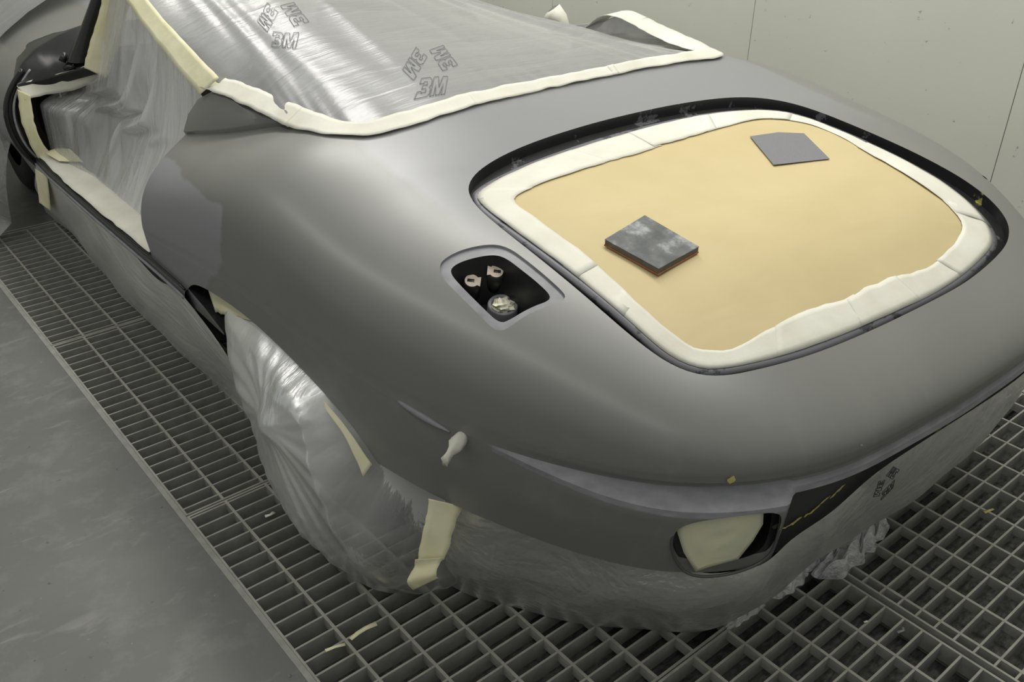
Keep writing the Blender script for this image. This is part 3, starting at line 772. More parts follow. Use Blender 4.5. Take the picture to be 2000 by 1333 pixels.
# sanding block and abrasive sheet on the paper
def slab(poly, z0f, thick, layers, name, label, cat, seed, curl=0.0):
    """stack of thin sheets following the paper, layers: [(offset, thickness, material, grow, partname)]"""
    root = empty(name, car=True); c = np.mean(poly, axis=0); root.matrix_world = CARM @ Matrix.Translation((c[0], c[1], float(zsurf(*c)) - .0080))
    P = np.array(poly)
    zc = float(zsurf(*c)) - .0080
    # plane through the corner heights keeps the sheet straight
    A = np.c_[P - c, np.ones(len(P))]; zz = zsurf(P[:, 0], P[:, 1]) - .0080; sol = np.linalg.lstsq(A, zz, rcond=None)[0]
    for off, th_, mat, gr, part in layers:
        Q = (P - c) * gr; n_ = len(Q); vv = []
        tri = tessellate_polygon([[Vector((x, y, 0)) for x, y in Q]])
        for h in (off, off + th_):
            for j, (x, y) in enumerate(Q): vv.append((x, y, sol[0]*x + sol[1]*y + sol[2] - zc + h + curl * (j == 1)))
        ff = [tuple(t[::-1]) for t in tri] + [tuple(i + n_ for i in t) for t in tri] + [(j, (j+1) % n_, n_ + (j+1) % n_, n_ + j) for j in range(n_)]
        o = mesh_obj(part, vv, ff, mat, root, smooth=False); recalc(o)
        bv = o.modifiers.new('edge', 'BEVEL'); bv.width = min(th_ * .3, .0012); bv.segments = 2
    tag(root, label, cat); return root
def block_top():
    m, nt, b = new_mat('worn_abrasive_pad'); v = coord(nt)
    n1 = noise(nt, coord(nt, (1, 1, 1)), 22, 5, 0.6); n2 = noise(nt, v, 90, 3)
    c = ramp(nt, n1, [(0.40, (0.060, 0.064, 0.066)), (0.56, (0.11, 0.115, 0.117)), (0.68, (0.30, 0.31, 0.31))])
    nt.links.new(c, b.inputs['Base Color']); b.inputs['Roughness'].default_value = 0.42; bump(nt, b, n2, 0.3, .001); return m
M_PAD = block_top(); M_CORK = simple('pad_side', (0.07, 0.068, 0.06), (0.12, 0.10, 0.07), 0.8, 60); M_RUST = simple('rust_brown_backing', (0.34, 0.13, 0.04), (0.22, 0.08, 0.03), 0.7, 50)
M_WET = simple('grey_abrasive_paper', (0.155, 0.155, 0.165), (0.175, 0.175, 0.185), 0.6, 200, bmp=0.1)
slab([(-.455,1.066),(-.334,1.086),(-.319,.956),(-.433,.946)], 0, .01, [(.0005, .003, M_RUST, 1.0, 'backing'), (.0035, .0085, M_CORK, .985, 'foam_core'), (.012, .002, M_PAD, .99, 'abrasive_face')], 'sanding_block', 'dark grey flexible sanding pad with rust brown backing on the paper', 'sanding block', 1)
slab([(.188,1.272),(.273,1.258),(.328,1.225),(.255,1.096),(.106,1.134)], 0, .001, [(.001, .0012, M_WET, 1.0, 'sheet')], 'abrasive_sheet', 'plain grey abrasive paper sheet lying near the far corner of the paper', 'sandpaper', 2)

# ------------------------------------------------------------------ the booth: slab, pit, walls
def concrete():
    m, nt, b = new_mat('worn_grey_concrete'); v = coord(nt)
    n1 = noise(nt, v, 1.6, 6, 0.62, 0.3); n2 = noise(nt, v, 9, 6, 0.7); n3 = noise(nt, v, 60, 4, 0.7); n4 = noise(nt, coord(nt, (1, 3, 1), (0, 0, .7)), 5, 5, 0.6, 1.0)
    c = ramp(nt, n1, [(0.3, (0.098, 0.099, 0.092)), (0.7, (0.140, 0.140, 0.131))])
    c = mixc(nt, ramp(nt, n2, [(0.50, (0, 0, 0)), (0.75, (0.6, 0.6, 0.6))]), c, (0.20, 0.20, 0.19))
    c = mixc(nt, ramp(nt, n4, [(0.60, (0, 0, 0)), (0.72, (0.5, 0.5, 0.5))]), c, (0.25, 0.25, 0.235))
    c = mixc(nt, ramp(nt, n3, [(0.68, (0, 0, 0)), (0.74, (0.8, 0.8, 0.8))]), c, (0.30, 0.30, 0.28))
    c = mixc(nt, ramp(nt, noise(nt, v, 45, 2), [(0.24, (0.8, 0.8, 0.8)), (0.29, (0, 0, 0))]), c, (0.05, 0.05, 0.05))
    nt.links.new(c, b.inputs['Base Color']); b.inputs['Roughness'].default_value = 0.5
    bump(nt, b, n3, 0.15, .001); return m
M_CONC = concrete()
M_STEEL = simple('painted_steel_grating', (0.30, 0.30, 0.275), (0.22, 0.22, 0.20), 0.55, 30)
M_STEELTOP = simple('worn_steel_edges', (0.33, 0.325, 0.285), (0.24, 0.237, 0.21), 0.5, 26)
M_FILTER = simple('pit_filter_mat', (0.12, 0.12, 0.112), (0.03, 0.03, 0.028), 0.95, 55, bmp=1.0, bscale=70, stretch=(1, 2.2, 1))
def wall_mat():
    m, nt, b = new_mat('dusty_wall_panel'); v = coord(nt)
    n1 = noise(nt, v, 1.3, 4); n2 = noise(nt, coord(nt, (1, 6, .5)), 6, 4); n3 = noise(nt, v, 38, 3, .6)
    c = ramp(nt, n1, [(0.3, (0.54, 0.54, 0.48)), (0.7, (0.60, 0.60, 0.53))])
    c = mixc(nt, math_n(nt, 'MULTIPLY', n2, 0.25), c, (0.50, 0.51, 0.46))
    c = mixc(nt, ramp(nt, n3, [(0.70, (0, 0, 0)), (0.76, (0.7, 0.7, 0.7))]), c, (0.22, 0.22, 0.2))
    nt.links.new(c, b.inputs['Base Color']); b.inputs['Roughness'].default_value = 0.42; return m
M_WALL = wall_mat()
XL, XR, YF = 0.512, 2.656, 3.872
mb = MB()
mb.box((-3.5, -2.5, -.35), (XL, 10, 0)); mb.box((XL, YF, -.35), (XR, 10, 0)); mb.box((XR, -2.5, -.35), (3.32, 10, 0)); mb.box((XL, -2.5, -.35), (XR, -1.2, 0)); mb.box((XL, -1.2, -.35), (XR, YF, -.085))
tag(mb.build('floor', M_CONC, smooth=False), kind='structure')
mb = MB(); 
ny, nx = 150, 60; g = []
for j in range(nx):
    x = XL + (XR - XL) * j / (nx - 1); g.append([(x, -1.2 + (YF + 1.2) * i / (ny - 1), -.068 + .008 * rng.uniform(-1, 1)) for i in range(ny)])
mb.grid(g, flip=False); o = mb.build('pit_filter', M_FILTER); tag(o, 'dark matted filter lying in the pit beneath the steel gratings', 'filter mat')
mb = MB(); mb.box((XL - .012, -1.2, -.05), (XL + .001, YF + .01, .0012)); mb.box((XL, YF, -.05), (XR, YF + .012, .0012)); mb.box((XR - .001, -1.2, -.05), (XR + .014, YF, .0012))
tag(mb.build('trim_1', M_STEEL, smooth=False), kind='structure')
WX = 3.3
mb = MB(); mb.box((WX + .02, -2.5, 0), (WX + .10, 10, 3.4))
tag(mb.build('wall_right', M_WALL, smooth=False), kind='structure')
for i, (a, b_) in enumerate(((-2.5, .19), (.193, 1.303), (1.306, 2.401), (2.404, 3.625), (3.628, 4.80), (4.803, 6.0), (6.003, 8.0))):
    mb = MB(); mb.box((WX, a, .0), (WX + .02, b_, 3.4)); tag(mb.build('wall_right_panel', M_WALL, smooth=False), kind='structure')
mb = MB(); mb.box((-3.5, 7.6, 0), (WX, 7.7, 3.4)); tag(mb.build('wall_back', M_WALL, smooth=False), kind='structure')

# ------------------------------------------------------------------ steel gratings over the pit
PA, PB = .04288, .10695
def grating(x0, x1, y0, y1, xs0, ys0, label, seed):
    root = empty('floor_grating', loc=((x0 + x1) / 2, (y0 + y1) / 2, -.045)); cx, cy = (x0 + x1) / 2, (y0 + y1) / 2
    r_ = random.Random(seed); ft = .0055; zo = .045
    def strip(mb_, lo, hi):      # bar with lighter worn top
        mb_.box((lo[0] - cx, lo[1] - cy, lo[2] + zo), (hi[0] - cx, hi[1] - cy, hi[2] + zo - .0012), 0)
        mb_.box((lo[0] - cx, lo[1] - cy, hi[2] + zo - .0012), (hi[0] - cx, hi[1] - cy, hi[2] + zo), 1)
    m_ = MB()
    strip(m_, (x0, y0, -.044), (x1, y0 + ft, 0)); strip(m_, (x0, y1 - ft, -.044), (x1, y1, 0))
    strip(m_, (x0, y0 + ft, -.044), (x0 + ft, y1 - ft, 0)); strip(m_, (x1 - ft, y0 + ft, -.044), (x1, y1 - ft, 0))
    m_.build('frame', [M_STEEL, M_STEELTOP], root, smooth=False)
    m_ = MB(); k0 = math.ceil((y0 + .008 - ys0) / PA); y = ys0 + k0 * PA
    while y < y1 - .008:
        b0 = r_.uniform(-.0007, .0007)
        strip(m_, (x0 + ft, y - .0024 + b0, -.042), (x1 - ft, y + .0024 + b0, -.0004)); y += PA
    o = m_.build('cross_bars', [M_STEEL, M_STEELTOP], root, smooth=False); tag(o, kind='stuff')
    m_ = MB(); k0 = math.ceil((x0 + .008 - xs0) / PB); x = xs0 + k0 * PB
    while x < x1 - .008:
        strip(m_, (x - .0034, y0 + ft, -.024), (x + .0034, y1 - ft, .0002)); x += PB
    o = m_.build('long_bars', [M_STEEL, M_STEELTOP], root, smooth=False); tag(o, kind='stuff')
    tag(root, label, 'floor grating', 'steel gratings over the booth pit'); return root
gr = [(.514, 1.568, 2.853, 3.868, .6137, 2.873, 'steel floor grating at the far left end by the front wheel'),
      (.514, 1.568, 1.817, 2.850, .6110, 2.831, 'steel floor grating beside the masked rear wheel and sill'),
      (.514, 1.568, .766, 1.813, .6116, 1.4155, 'steel floor grating under the bagged rear wheel, bordering the concrete'),
      (.514, 1.568, -.55, .763, 1.3522, .7136, 'steel floor grating in the foreground behind the tail lamp corner'),
      (1.586, 2.650, -.28, .798, 1.9392, .7447, 'steel floor grating in the right foreground with wider open cells'),
      (1.586, 2.650, .803, 1.85, 1.9392, .8250, 'steel floor grating right of the tail, reaching under the car'),
      (1.586, 2.650, 1.853, 3.868, 1.9392, .8250, 'steel floor grating along the wall under the right flank')]
for i, a in enumerate(gr): grating(*a, seed=i)
# beam between the two rows of gratings
mb = MB(); mb.box((1.572, -1.2, -.06), (1.582, YF, -.016)); tag(mb.build('trim_2', M_STEEL, smooth=False), kind='structure')
mb = MB(); mb.box((XL + .002, -1.2, -.084), (1.60, -.555, -.003)); tag(mb.build('trim_3', M_STEEL, smooth=False), kind='structure')
# scraps caught in the bars
def scrap(name, pts, w, mat, label, z=.002):
    P = np.array([(x, y, z + .0012 * (i % 2)) for i, (x, y) in enumerate(pts)]); t = np.gradient(P, axis=0); t /= np.linalg.norm(t, axis=1)[:, None]
    nrm = np.stack([-t[:, 1], t[:, 0], 0 * t[:, 0]], -1)
    g = [[tuple(p - n * w / 2 * k_), tuple(p + Vector((0, 0, .001))), tuple(p + n * w / 2 * k_)] for p, n, k_ in zip([Vector(q) for q in P], [Vector(q) for q in nrm], 1 + .3 * rng.uniform(-1, 1, len(P)))]
    m_ = MB(); m_.grid(g); o = m_.build(name, mat); solidify(o, .0006); tag(o, label, 'debris'); return o
scrap('tape_scrap', [(.620,1.236),(.640,1.240),(.660,1.242),(.684,1.238)], .010, M_TAPEY, 'torn strip of cream tape caught on the near left grating bars')
scrap('tape_scrap', [(.565,1.243),(.585,1.238),(.605,1.232)], .008, M_TAPEY, 'short scrap of cream tape left of the torn strip on the bars')
scrap('wood_sliver', [(2.035,.601),(2.050,.596),(2.066,.592)], .008, M_YELLOW, 'small ochre sliver lying on the right foreground grating', .0)
scrap('paper_scrap', [(.660,1.694),(.672,1.690),(.684,1.694)], .009, M_TAPE, 'tiny pale scrap on the bars beside the bagged wheel')
scrap('paper_fleck', [(1.486,.590),(1.494,.586)], .006, M_TAPE, 'tiny white fleck caught on the foreground grating left of the joint')
scrap('paper_fleck', [(1.516,.530),(1.530,.524),(1.538,.530)], .007, M_PALE, 'pale curled fleck on the foreground grating close to the joint')

# ------------------------------------------------------------------ masking film over the cockpit
E = [(-.700,2.37,.842),(-.678,2.2,.846),(-.662,2.03,.846),(-.655,1.88,.852),(-.632,1.75,.862),(-.585,1.675,.872),(-.50,1.655,.877),(-.38,1.652,.880),(-.1,1.652,.884),(.2,1.655,.883),(.42,1.665,.879),(.52,1.69,.874),(.585,1.76,.868),(.62,1.88,.864),(.637,2.05,.880),(.625,2.21,.900),(.65,2.33,.838),(.66,2.43,.803)]
NA, NBB = 260, 90
E = [(x, y, float(zsurf(x, y)) + .005) if y < 1.70 else (x, y, z) for x, y, z in E]
Ec = poly_curve(E, NA)
Hd = poly_curve([(-.655,3.17,1.035),(-.45,3.24,1.06),(0,3.27,1.05),(.30,3.22,.96),(.48,3.05,.88),(.60,2.8,.835),(.66,2.6,.805)], NA)
aa = np.linspace(0, 1, NA)
arc = np.r_[0, np.cumsum(np.linalg.norm(np.diff(Ec, axis=0), axis=1))]; arc /= arc[-1]
aE = np.interp(aa, [0, .30, .68, 1], [0, .34, .70, 1])     # spread of pull lines
Ep = np.stack([np.interp(aE, arc, Ec[:, k]) for k in range(3)], -1)
def tent(a, b):
    e = np.stack([np.interp(a, aa, Ep[:, k]) for k in range(3)], -1); h = np.stack([np.interp(a, aa, Hd[:, k]) for k in range(3)], -1)
    p = e * (1 - b[..., None]) + h * b[..., None]
    w_ = np.sin(math.pi * np.clip(b, 0, 1))
    p[..., 2] -= .035 * w_ * sstep(.45, .8, a)
    # pull creases: ridges fanning from the screen header to the right of the rear edge
    fold = np.zeros_like(a)
    for c0, sl, wd, am in ((.62, -.10, .012, .012), (.70, -.22, .016, -.012), (.78, -.30, .014, .010), (.55, -.06, .010, .006), (.86, -.25, .012, .009), (.91, -.1, .01, -.01), (.94, .0, .012, .010), (.30, .02, .01, .004), (.42, -.02, .008, -.003)):
        fold += am * np.exp(-((a - c0 - sl * b) / wd) ** 2)
    # small puckers along the tape
    puck = np.sin(a * 210 + 5 * np.sin(a * 31)) * .0022 * np.exp(-b * 14) * sstep(0, .01, b)
    p[..., 2] += fold * np.clip(w_, 0, 1) ** .7 + puck + .0016 * w_ * np.sin(a * 95 + 3 * np.sin(b * 5 + a * 20))
    return p
A_, B_ = np.meshgrid(aa, np.linspace(0, 1, NBB), indexing='ij')
film = empty('cockpit_film', car=True); tag(film, 'clear masking film with printed marks stretched like a tent over the cockpit', 'masking film')
mb = MB(); mb.grid(tent(A_, B_)); mb.build('film_sheet', M_FILM_TENT, film)
# printed marks: outlined block letters, three times round a triangle
G_M = [(0,0),(.20,0),(.20,.62),(.34,0),(.52,0),(.66,.62),(.66,0),(.86,0),(.86,1),(.56,1),(.43,.42),(.30,1),(0,1)]
G_3 = [(0,.30),(0,0),(.58,0),(.72,.12),(.72,.42),(.62,.5),(.72,.58),(.72,.88),(.58,1),(0,1),(0,.70),(.24,.70),(.24,.78),(.46,.78),(.46,.60),(.20,.60),(.20,.40),(.46,.40),(.46,.22),(.24,.22),(.24,.30)]
def glyph_lines(mirror=False):
    out = []
    for gph, ox_ in ((G_3, -.80), (G_M, .0)):
        P = [(x + ox_ + .22 * y, y) for x, y in gph]; out.append(P + [P[0]])
    return out
def logo(place, size, mat, parent, name='printed_mark', angs=(0, 120, 240), r_=.0008, rad=.95, only=None):
    m_ = MB()
    for an in angs:
        a = math.radians(an)
        for L_ in glyph_lines():
            pts = []
            for i in range(len(L_) - 1):
                for t in np.linspace(0, 1, 5)[:-1 if i < len(L_) - 2 else None]:
                    x = L_[i][0] * (1 - t) + L_[i+1][0] * t; y = L_[i][1] * (1 - t) + L_[i+1][1] * t
                    x *= 1.0; y -= 1 + rad * .62
                    u = (x * math.cos(a) - y * math.sin(a)) * size; v = (x * math.sin(a) + y * math.cos(a)) * size
                    pts.append(place(u, v))
            # flat ribbon drawn as thin tube
            m_.tube(pts, r_, 4, cap=False)
    return m_.build(name, mat, parent)
def tent_placer(a0, b0, ua, rot):
    """map (u right, v up) in metres onto the film near (a0,b0)"""
    e_ = 1e-3
    f_ = lambda a, b: tent(np.array([a]), np.array([b]))[0]
    p0 = f_(a0, b0); da = (f_(a0 + e_, b0) - f_(a0 - e_, b0)) / (2 * e_); db = (f_(a0, b0 + e_) - f_(a0, b0 - e_)) / (2 * e_)
    J = np.stack([da, db], 1)
    U = np.array(ua[0]); V = np.array(ua[1])
    def pl(u, v):
        d = U * u + V * v
        s_ = np.linalg.lstsq(J, d, rcond=None)[0]
        q = f_(a0 + s_[0], b0 + s_[1]); n_ = np.cross(da, db); n_ /= np.linalg.norm(n_); n_ *= np.sign(n_[2])
        return tuple(q + n_ * .0022)
    return pl
# the print runs along the sheet: u roughly across the car, v towards the screen
for a0, b0, U3, V3 in ((.236, .454, (.095, -.121, .010), (.160, .325, .063)), (.3317, .143, (.124, -.040, -.010), (.207, .318, .029))):
    logo(tent_placer(a0, b0, (U3, V3), 0), .30, M_INK, film)

def ribbon(name, A, B, mat, parent, n=60, thick=.0005, cols=5, jag=.002, seed=0, car=False, lift=.0):
    """tape strip between edge curves A and B (car frame)"""
    a = poly_curve(A, n); b = poly_curve(B, n); d = b - a; L_ = np.linalg.norm(d, axis=1)[:, None]; d = d / L_
    a = a - d * noise1(n, 3, jag, seed)[:, None]; b = b + d * noise1(n, 3, jag, seed + 1)[:, None]
    g = []
    for k in range(cols + 1):
        t = k / cols; q = a * (1 - t) + b * t; q[:, 2] += lift + .0008 * vnoise(q * 60, seed)
        g.append(q)
    m_ = MB(); m_.grid(np.array(g).transpose(1, 0, 2)); o = m_.build(name, mat, parent, car=car); solidify(o, thick, 0); return o
ct = empty('cockpit_edge_tape', car=True); tag(ct, 'white masking tape along the rear cockpit edge holding the clear film down', 'masking tape')
Eo = np.array(E); 
def offs(P, d, dz):
    P = np.array(P, float); t = np.gradient(P, axis=0); n_ = np.stack([t[:, 1], -t[:, 0], 0 * t[:, 0]], -1); n_ /= np.linalg.norm(n_, axis=1)[:, None]
    q = P + n_ * d; q[:, 2] += dz; return q
out_w = [.010,.012,.014,.016,.020,.020,.018,.015,.014,.014,.015,.018,.030,.036,.034,.026,.02]
in_w = [.030,.036,.036,.034,.030,.024,.019,.014,.013,.013,.015,.022,.034,.040,.040,.036,.03]
Ed = poly_curve(E, 120); ow = np.interp(np.linspace(0, 1, 120), np.linspace(0, 1, 17), out_w); iw = np.interp(np.linspace(0, 1, 120), np.linspace(0, 1, 17), in_w)
tg_ = np.gradient(Ed, axis=0); nn_ = np.stack([tg_[:, 1], -tg_[:, 0], 0 * tg_[:, 0]], -1); nn_ /= np.linalg.norm(nn_, axis=1)[:, None]
Oe = Ed + nn_ * ow[:, None]; Ie = Ed - nn_ * iw[:, None]
for q in Oe:
    w_ = float(1 - sstep(1.68, 2.12, q[1])); q[2] = (q[2] - .004) * (1 - w_) + (float(zsurf(q[0], q[1])) + .0025) * w_
Ie[:, 2] += .012
rs_ = np.clip((Ed[:, 1] - 1.70) / .15, 0, 1) * (Ed[:, 0] > 0)
Ie[:, 2] += .012 * np.clip((Ed[:, 1] - 1.72) / .12, 0, 1) * (Ed[:, 0] < 0)
Ie[:, 2] -= rs_ * .006; Ie[:, 0] -= rs_ * .006
Oe[:, 2] = Oe[:, 2] * (1 - rs_) + (Ed[:, 2] + .014) * rs_
sg = [(0, 22), (20, 45), (43, 66), (63, 92), (89, 106), (103, 120)]
for i, (a, b_) in enumerate(sg):
    ribbon('tape_strip', Oe[a:b_:3] + np.array([0, 0, .0006 * (i % 2)]), Ie[a:b_:3] + np.array([0, 0, .0006 * (i % 2)]), M_TAPE, ct, 50, seed=20 + i, jag=.0025, lift=.0035)

rs2 = random.Random(9)
for k in range(14):
    x = -.415 + .019 * k + rs2.uniform(-.004, .004); film_z = lambda q: float(np.interp(q, [-.415, -.34, -.25, -.15], [.385, .425, .468, .493]))
    L_ = rs2.uniform(.010, .026); h_ = rs2.uniform(.002, .009); up_ = rs2.uniform(.005, .020); vv = []
    for j in range(7): q = x + L_ * (j / 6 - .5); p = tail_xy(q, -.0328); vv.append((p[0], p[1], min(film_z(q) + up_ + h_ * rs2.uniform(.3, 1) * math.sin(math.pi * (j + .3) / 6.6), .499)))
    for j in range(6, -1, -1): q = x + L_ * (j / 6 - .5); p = tail_xy(q, -.0328); vv.append((p[0], p[1], min(film_z(q) + up_ - h_ * rs2.uniform(.3, 1) * math.sin(math.pi * (j + .3) / 6.6), .4985)))
    mesh_obj('primer_chip', vv, [tuple(range(14))], M_YELLOW, car)

# ------------------------------------------------------------------ film and tape in the door opening
df_ = empty('door_film', car=True); tag(df_, 'creased clear masking film hanging in the left door opening', 'masking film')
nU, nV = 150, 90
U_, V_ = np.meshgrid(np.linspace(0, 1, nU), np.linspace(0, 1, nV), indexing='ij')      # U rear->front, V top->bottom
fr_ = 3.19 + .245 * sstep(.50, .64, V_)
ty = 2.40 + (3.19 - 2.40) * U_; tz = .805 + (1.0 - .805) * U_; tx = -.69 + .03 * U_
by = 2.40 + (3.40 - 2.40) * U_; bz = .405 + 0 * U_; bx = -.845 - .03 * U_
Y_ = 2.405 + (fr_ - 2.405) * U_; Z_ = tz * (1 - V_) + bz * V_; X_ = tx * (1 - V_) + bx * V_
env = np.sin(math.pi * np.clip(V_, 0, 1)) * np.sin(math.pi * np.clip(U_, .0, 1)) ** .4 * (1 - .85 * sstep(.78, .95, U_))
X_ = X_ + (-.915 - X_) * sstep(.62, 1.0, U_) * sstep(.60, .72, V_)
X_ = X_ + .012 * U_ + .05 * env * (1 - .8 * U_) + env * (.020 * np.sin(U_ * 34 + 2.5 * np.sin(V_ * 4 + 1)) * sstep(.25, .5, U_) + .010 * np.sin(U_ * 83 + 4 * V_ + 2 * np.sin(V_ * 7)) * sstep(.3, .6, U_) + .006 * np.sin(U_ * 22 - V_ * 9))
mb = MB(); mb.grid(np.stack([X_, Y_, Z_], -1)); mb.build('film_sheet', M_FILM_DOOR, df_)
def top_tape(label, name, A, B, mat, seed, n=60, jag=.002, lift=0):
    o = ribbon(name, A, B, mat, None, n, seed=seed, jag=jag, car=True, lift=lift); tag(o, label, 'masking tape'); return o
top_tape('cream masking tape strip slanting from the screen top down to the door pillar', 'masking_tape', [(-.716,2.35,.826),(-.711,2.55,.874),(-.705,2.75,.929),(-.695,2.95,.984),(-.68,3.15,1.034)], [(-.678,2.29,.878),(-.674,2.50,.917),(-.670,2.70,.963),(-.665,2.88,1.010),(-.655,3.10,1.06)], M_TAPEY, 31)
top_tape('yellowish masking tape up the back of the windscreen pillar', 'masking_tape', [(-.780,3.235,.725),(-.758,3.215,.790),(-.722,3.20,.870),(-.690,3.19,.945),(-.665,3.18,1.01)], [(-.722,3.20,.690),(-.690,3.19,.757),(-.645,3.18,.850),(-.612,3.17,.93),(-.585,3.16,1.0)], M_TAPEY, 33)
top_tape('white masking tape across the top of the front door shut, below the pillar', 'masking_tape', [(-.958,3.440,.650),(-.915,3.420,.663),(-.845,3.350,.688),(-.765,3.240,.730)], [(-.948,3.41,.605),(-.896,3.395,.616),(-.808,3.33,.635),(-.715,3.23,.690)], M_TAPE, 35, 40)
top_tape('cream masking tape down the front edge of the door opening', 'masking_tape', [(-.960,3.425,.640),(-.972,3.425,.561),(-.968,3.425,.471),(-.952,3.425,.395)], [(-.930,3.40,.620),(-.938,3.40,.544),(-.930,3.40,.461),(-.905,3.40,.402)], M_TAPEY, 37, 40)
top_tape('broad white masking tape laid along the left door sill', 'masking_tape', [(-.947,3.43,.401),(-.943,3.10,.401),(-.930,2.817,.401),(-.905,2.408,.401)], [(-.880,3.43,.405),(-.848,3.08,.408),(-.838,2.75,.412),(-.825,2.408,.415)], M_TAPE, 39, 80, .0025, .003)
top_tape('short cream tape tab where the sill tape meets the front shut edge', 'masking_tape', [(-.93,3.40,.415),(-.90,3.38,.43),(-.86,3.33,.435)], [(-.91,3.30,.410),(-.88,3.26,.414),(-.85,3.22,.418)], M_TAPEY, 41, 20, .001, .004)
top_tape('narrow cream tape hanging below the front end of the sill', 'masking_tape', [(-.962,3.47,.350),(-.963,3.50,.29),(-.962,3.54,.22),(-.962,3.56,.19)], [(-.958,3.30,.370),(-.958,3.34,.30),(-.958,3.38,.24),(-.958,3.40,.21)], M_TAPEY, 43, 30, .001)

# ------------------------------------------------------------------ film skirts to the floor
def skirt(name, top, bot, mat, label, nU=160, nV=50, amp=.012, seed=0, bulge=.02, frq=26, drop=1.0):
    T = poly_curve(top, nU); Bt = poly_curve(bot, nU); g = []
    t_ = np.gradient(T, axis=0); nr_ = np.stack([t_[:, 1], -t_[:, 0], 0 * t_[:, 0]], -1); nr_ /= np.linalg.norm(nr_, axis=1)[:, None]
    u = np.linspace(0, 1, nU); r_ = np.random.default_rng(seed); ph = r_.uniform(0, 6, 4)
    for k in range(nV):
        v_ = k / (nV - 1); p = T * (1 - v_) + Bt * v_; p[:, :2] = T[:, :2] * (1 - v_ ** drop) + Bt[:, :2] * v_ ** drop; e = math.sin(math.pi * min(v_ * .75 + .0, 1)) ** .8
        w_ = bulge * math.sin(math.pi * v_) + e * amp * (np.sin(u * frq + 3 * np.sin(v_ * 3 + ph[0])) * .6 + .4 * np.sin(u * frq * 2.3 + 5 * v_ + ph[1]) + .25 * np.sin(u * frq * 4.1 - 7 * v_ + ph[2]))
        p = p + nr_ * w_[:, None]; p[:, 2] = np.maximum(p[:, 2], .0012); g.append(p)
    m_ = MB(); m_.grid(np.array(g).transpose(1, 0, 2)); o = m_.build(name, mat, car=True); tag(o, label, 'masking film'); return o
# normal here points to the left of travel reversed, so curves run front -> rear on the left flank with negative bulge outward
skirt('sill_film', [(-.960,3.45,.364),(-.940,2.9,.362),(-.920,2.5,.360),(-.914,2.32,.352),(-.911,2.19,.378),(-.908,2.08,.366),(-.902,1.98,.335),(-.89,1.90,.28)], [(-.885,3.95,.004),(-.86,3.5,.004),(-.868,3.0,.004),(-.86,2.75,.004),(-.845,2.5,.004),(-.82,2.25,.004),(-.80,2.05,.004),(-.79,1.95,.004)],
      M_FILM_SILL, 'grey-green film skirt hanging from the sill to the floor ahead of the rear wheel', bulge=.016, amp=.007, seed=2, frq=12)
tailT = []
for x in (-.83,-.80,-.76,-.70,-.64,-.60):
    i = np.interp(x, _ox[(_oy < 1.6) & (_ox < 0)], _oy[(_oy < 1.6) & (_ox < 0)]); r_ = math.hypot(x, i - CY); f_ = 1 - .05 / r_; tailT.append((x * f_, CY + (i - CY) * f_, .342))
tailT += [(*tail_xy(-.56, -.034), .326), (*tail_xy(-.50, -.020), .333), (*tail_xy(-.45, -.012), .350), (*tail_xy(-.415, -.012), .385), (*tail_xy(-.34, -.012), .425), (*tail_xy(-.25, -.012), .468), (*tail_xy(-.15, -.006), .493), (*tail_xy(.0, -.006), .500), (*tail_xy(.2, -.004), .500), (*tail_xy(.36, -.006), .497), (*tail_xy(.47, -.012), .49), (*tail_xy(.58, -.02), .49), (*tail_xy(.66, -.03), .48)]
tailB = [(-.765,1.27,.002),(-.735,1.20,.002),(-.710,1.14,.002),(-.665,1.08,.002),(-.62,1.005,.002),(-.57,.94,.002),(-.515,.885,.002),(-.44,.825,.002),(-.37,.785,.002),(-.30,.778,.002),(-.22,.795,.002),(-.08,.80,.002),(.08,.79,.002),(.22,.79,.002),(.40,.79,.002),(.56,.81,.002),(.70,.835,.002),(.82,.86,.002)]
skirt('rear_film_skirt', tailT, tailB, M_FILM_SKIRT, 'grey-green film skirt hanging from the tail down to the grating', 220, 70, bulge=-.004, amp=.010, seed=5, frq=13, drop=2.0)
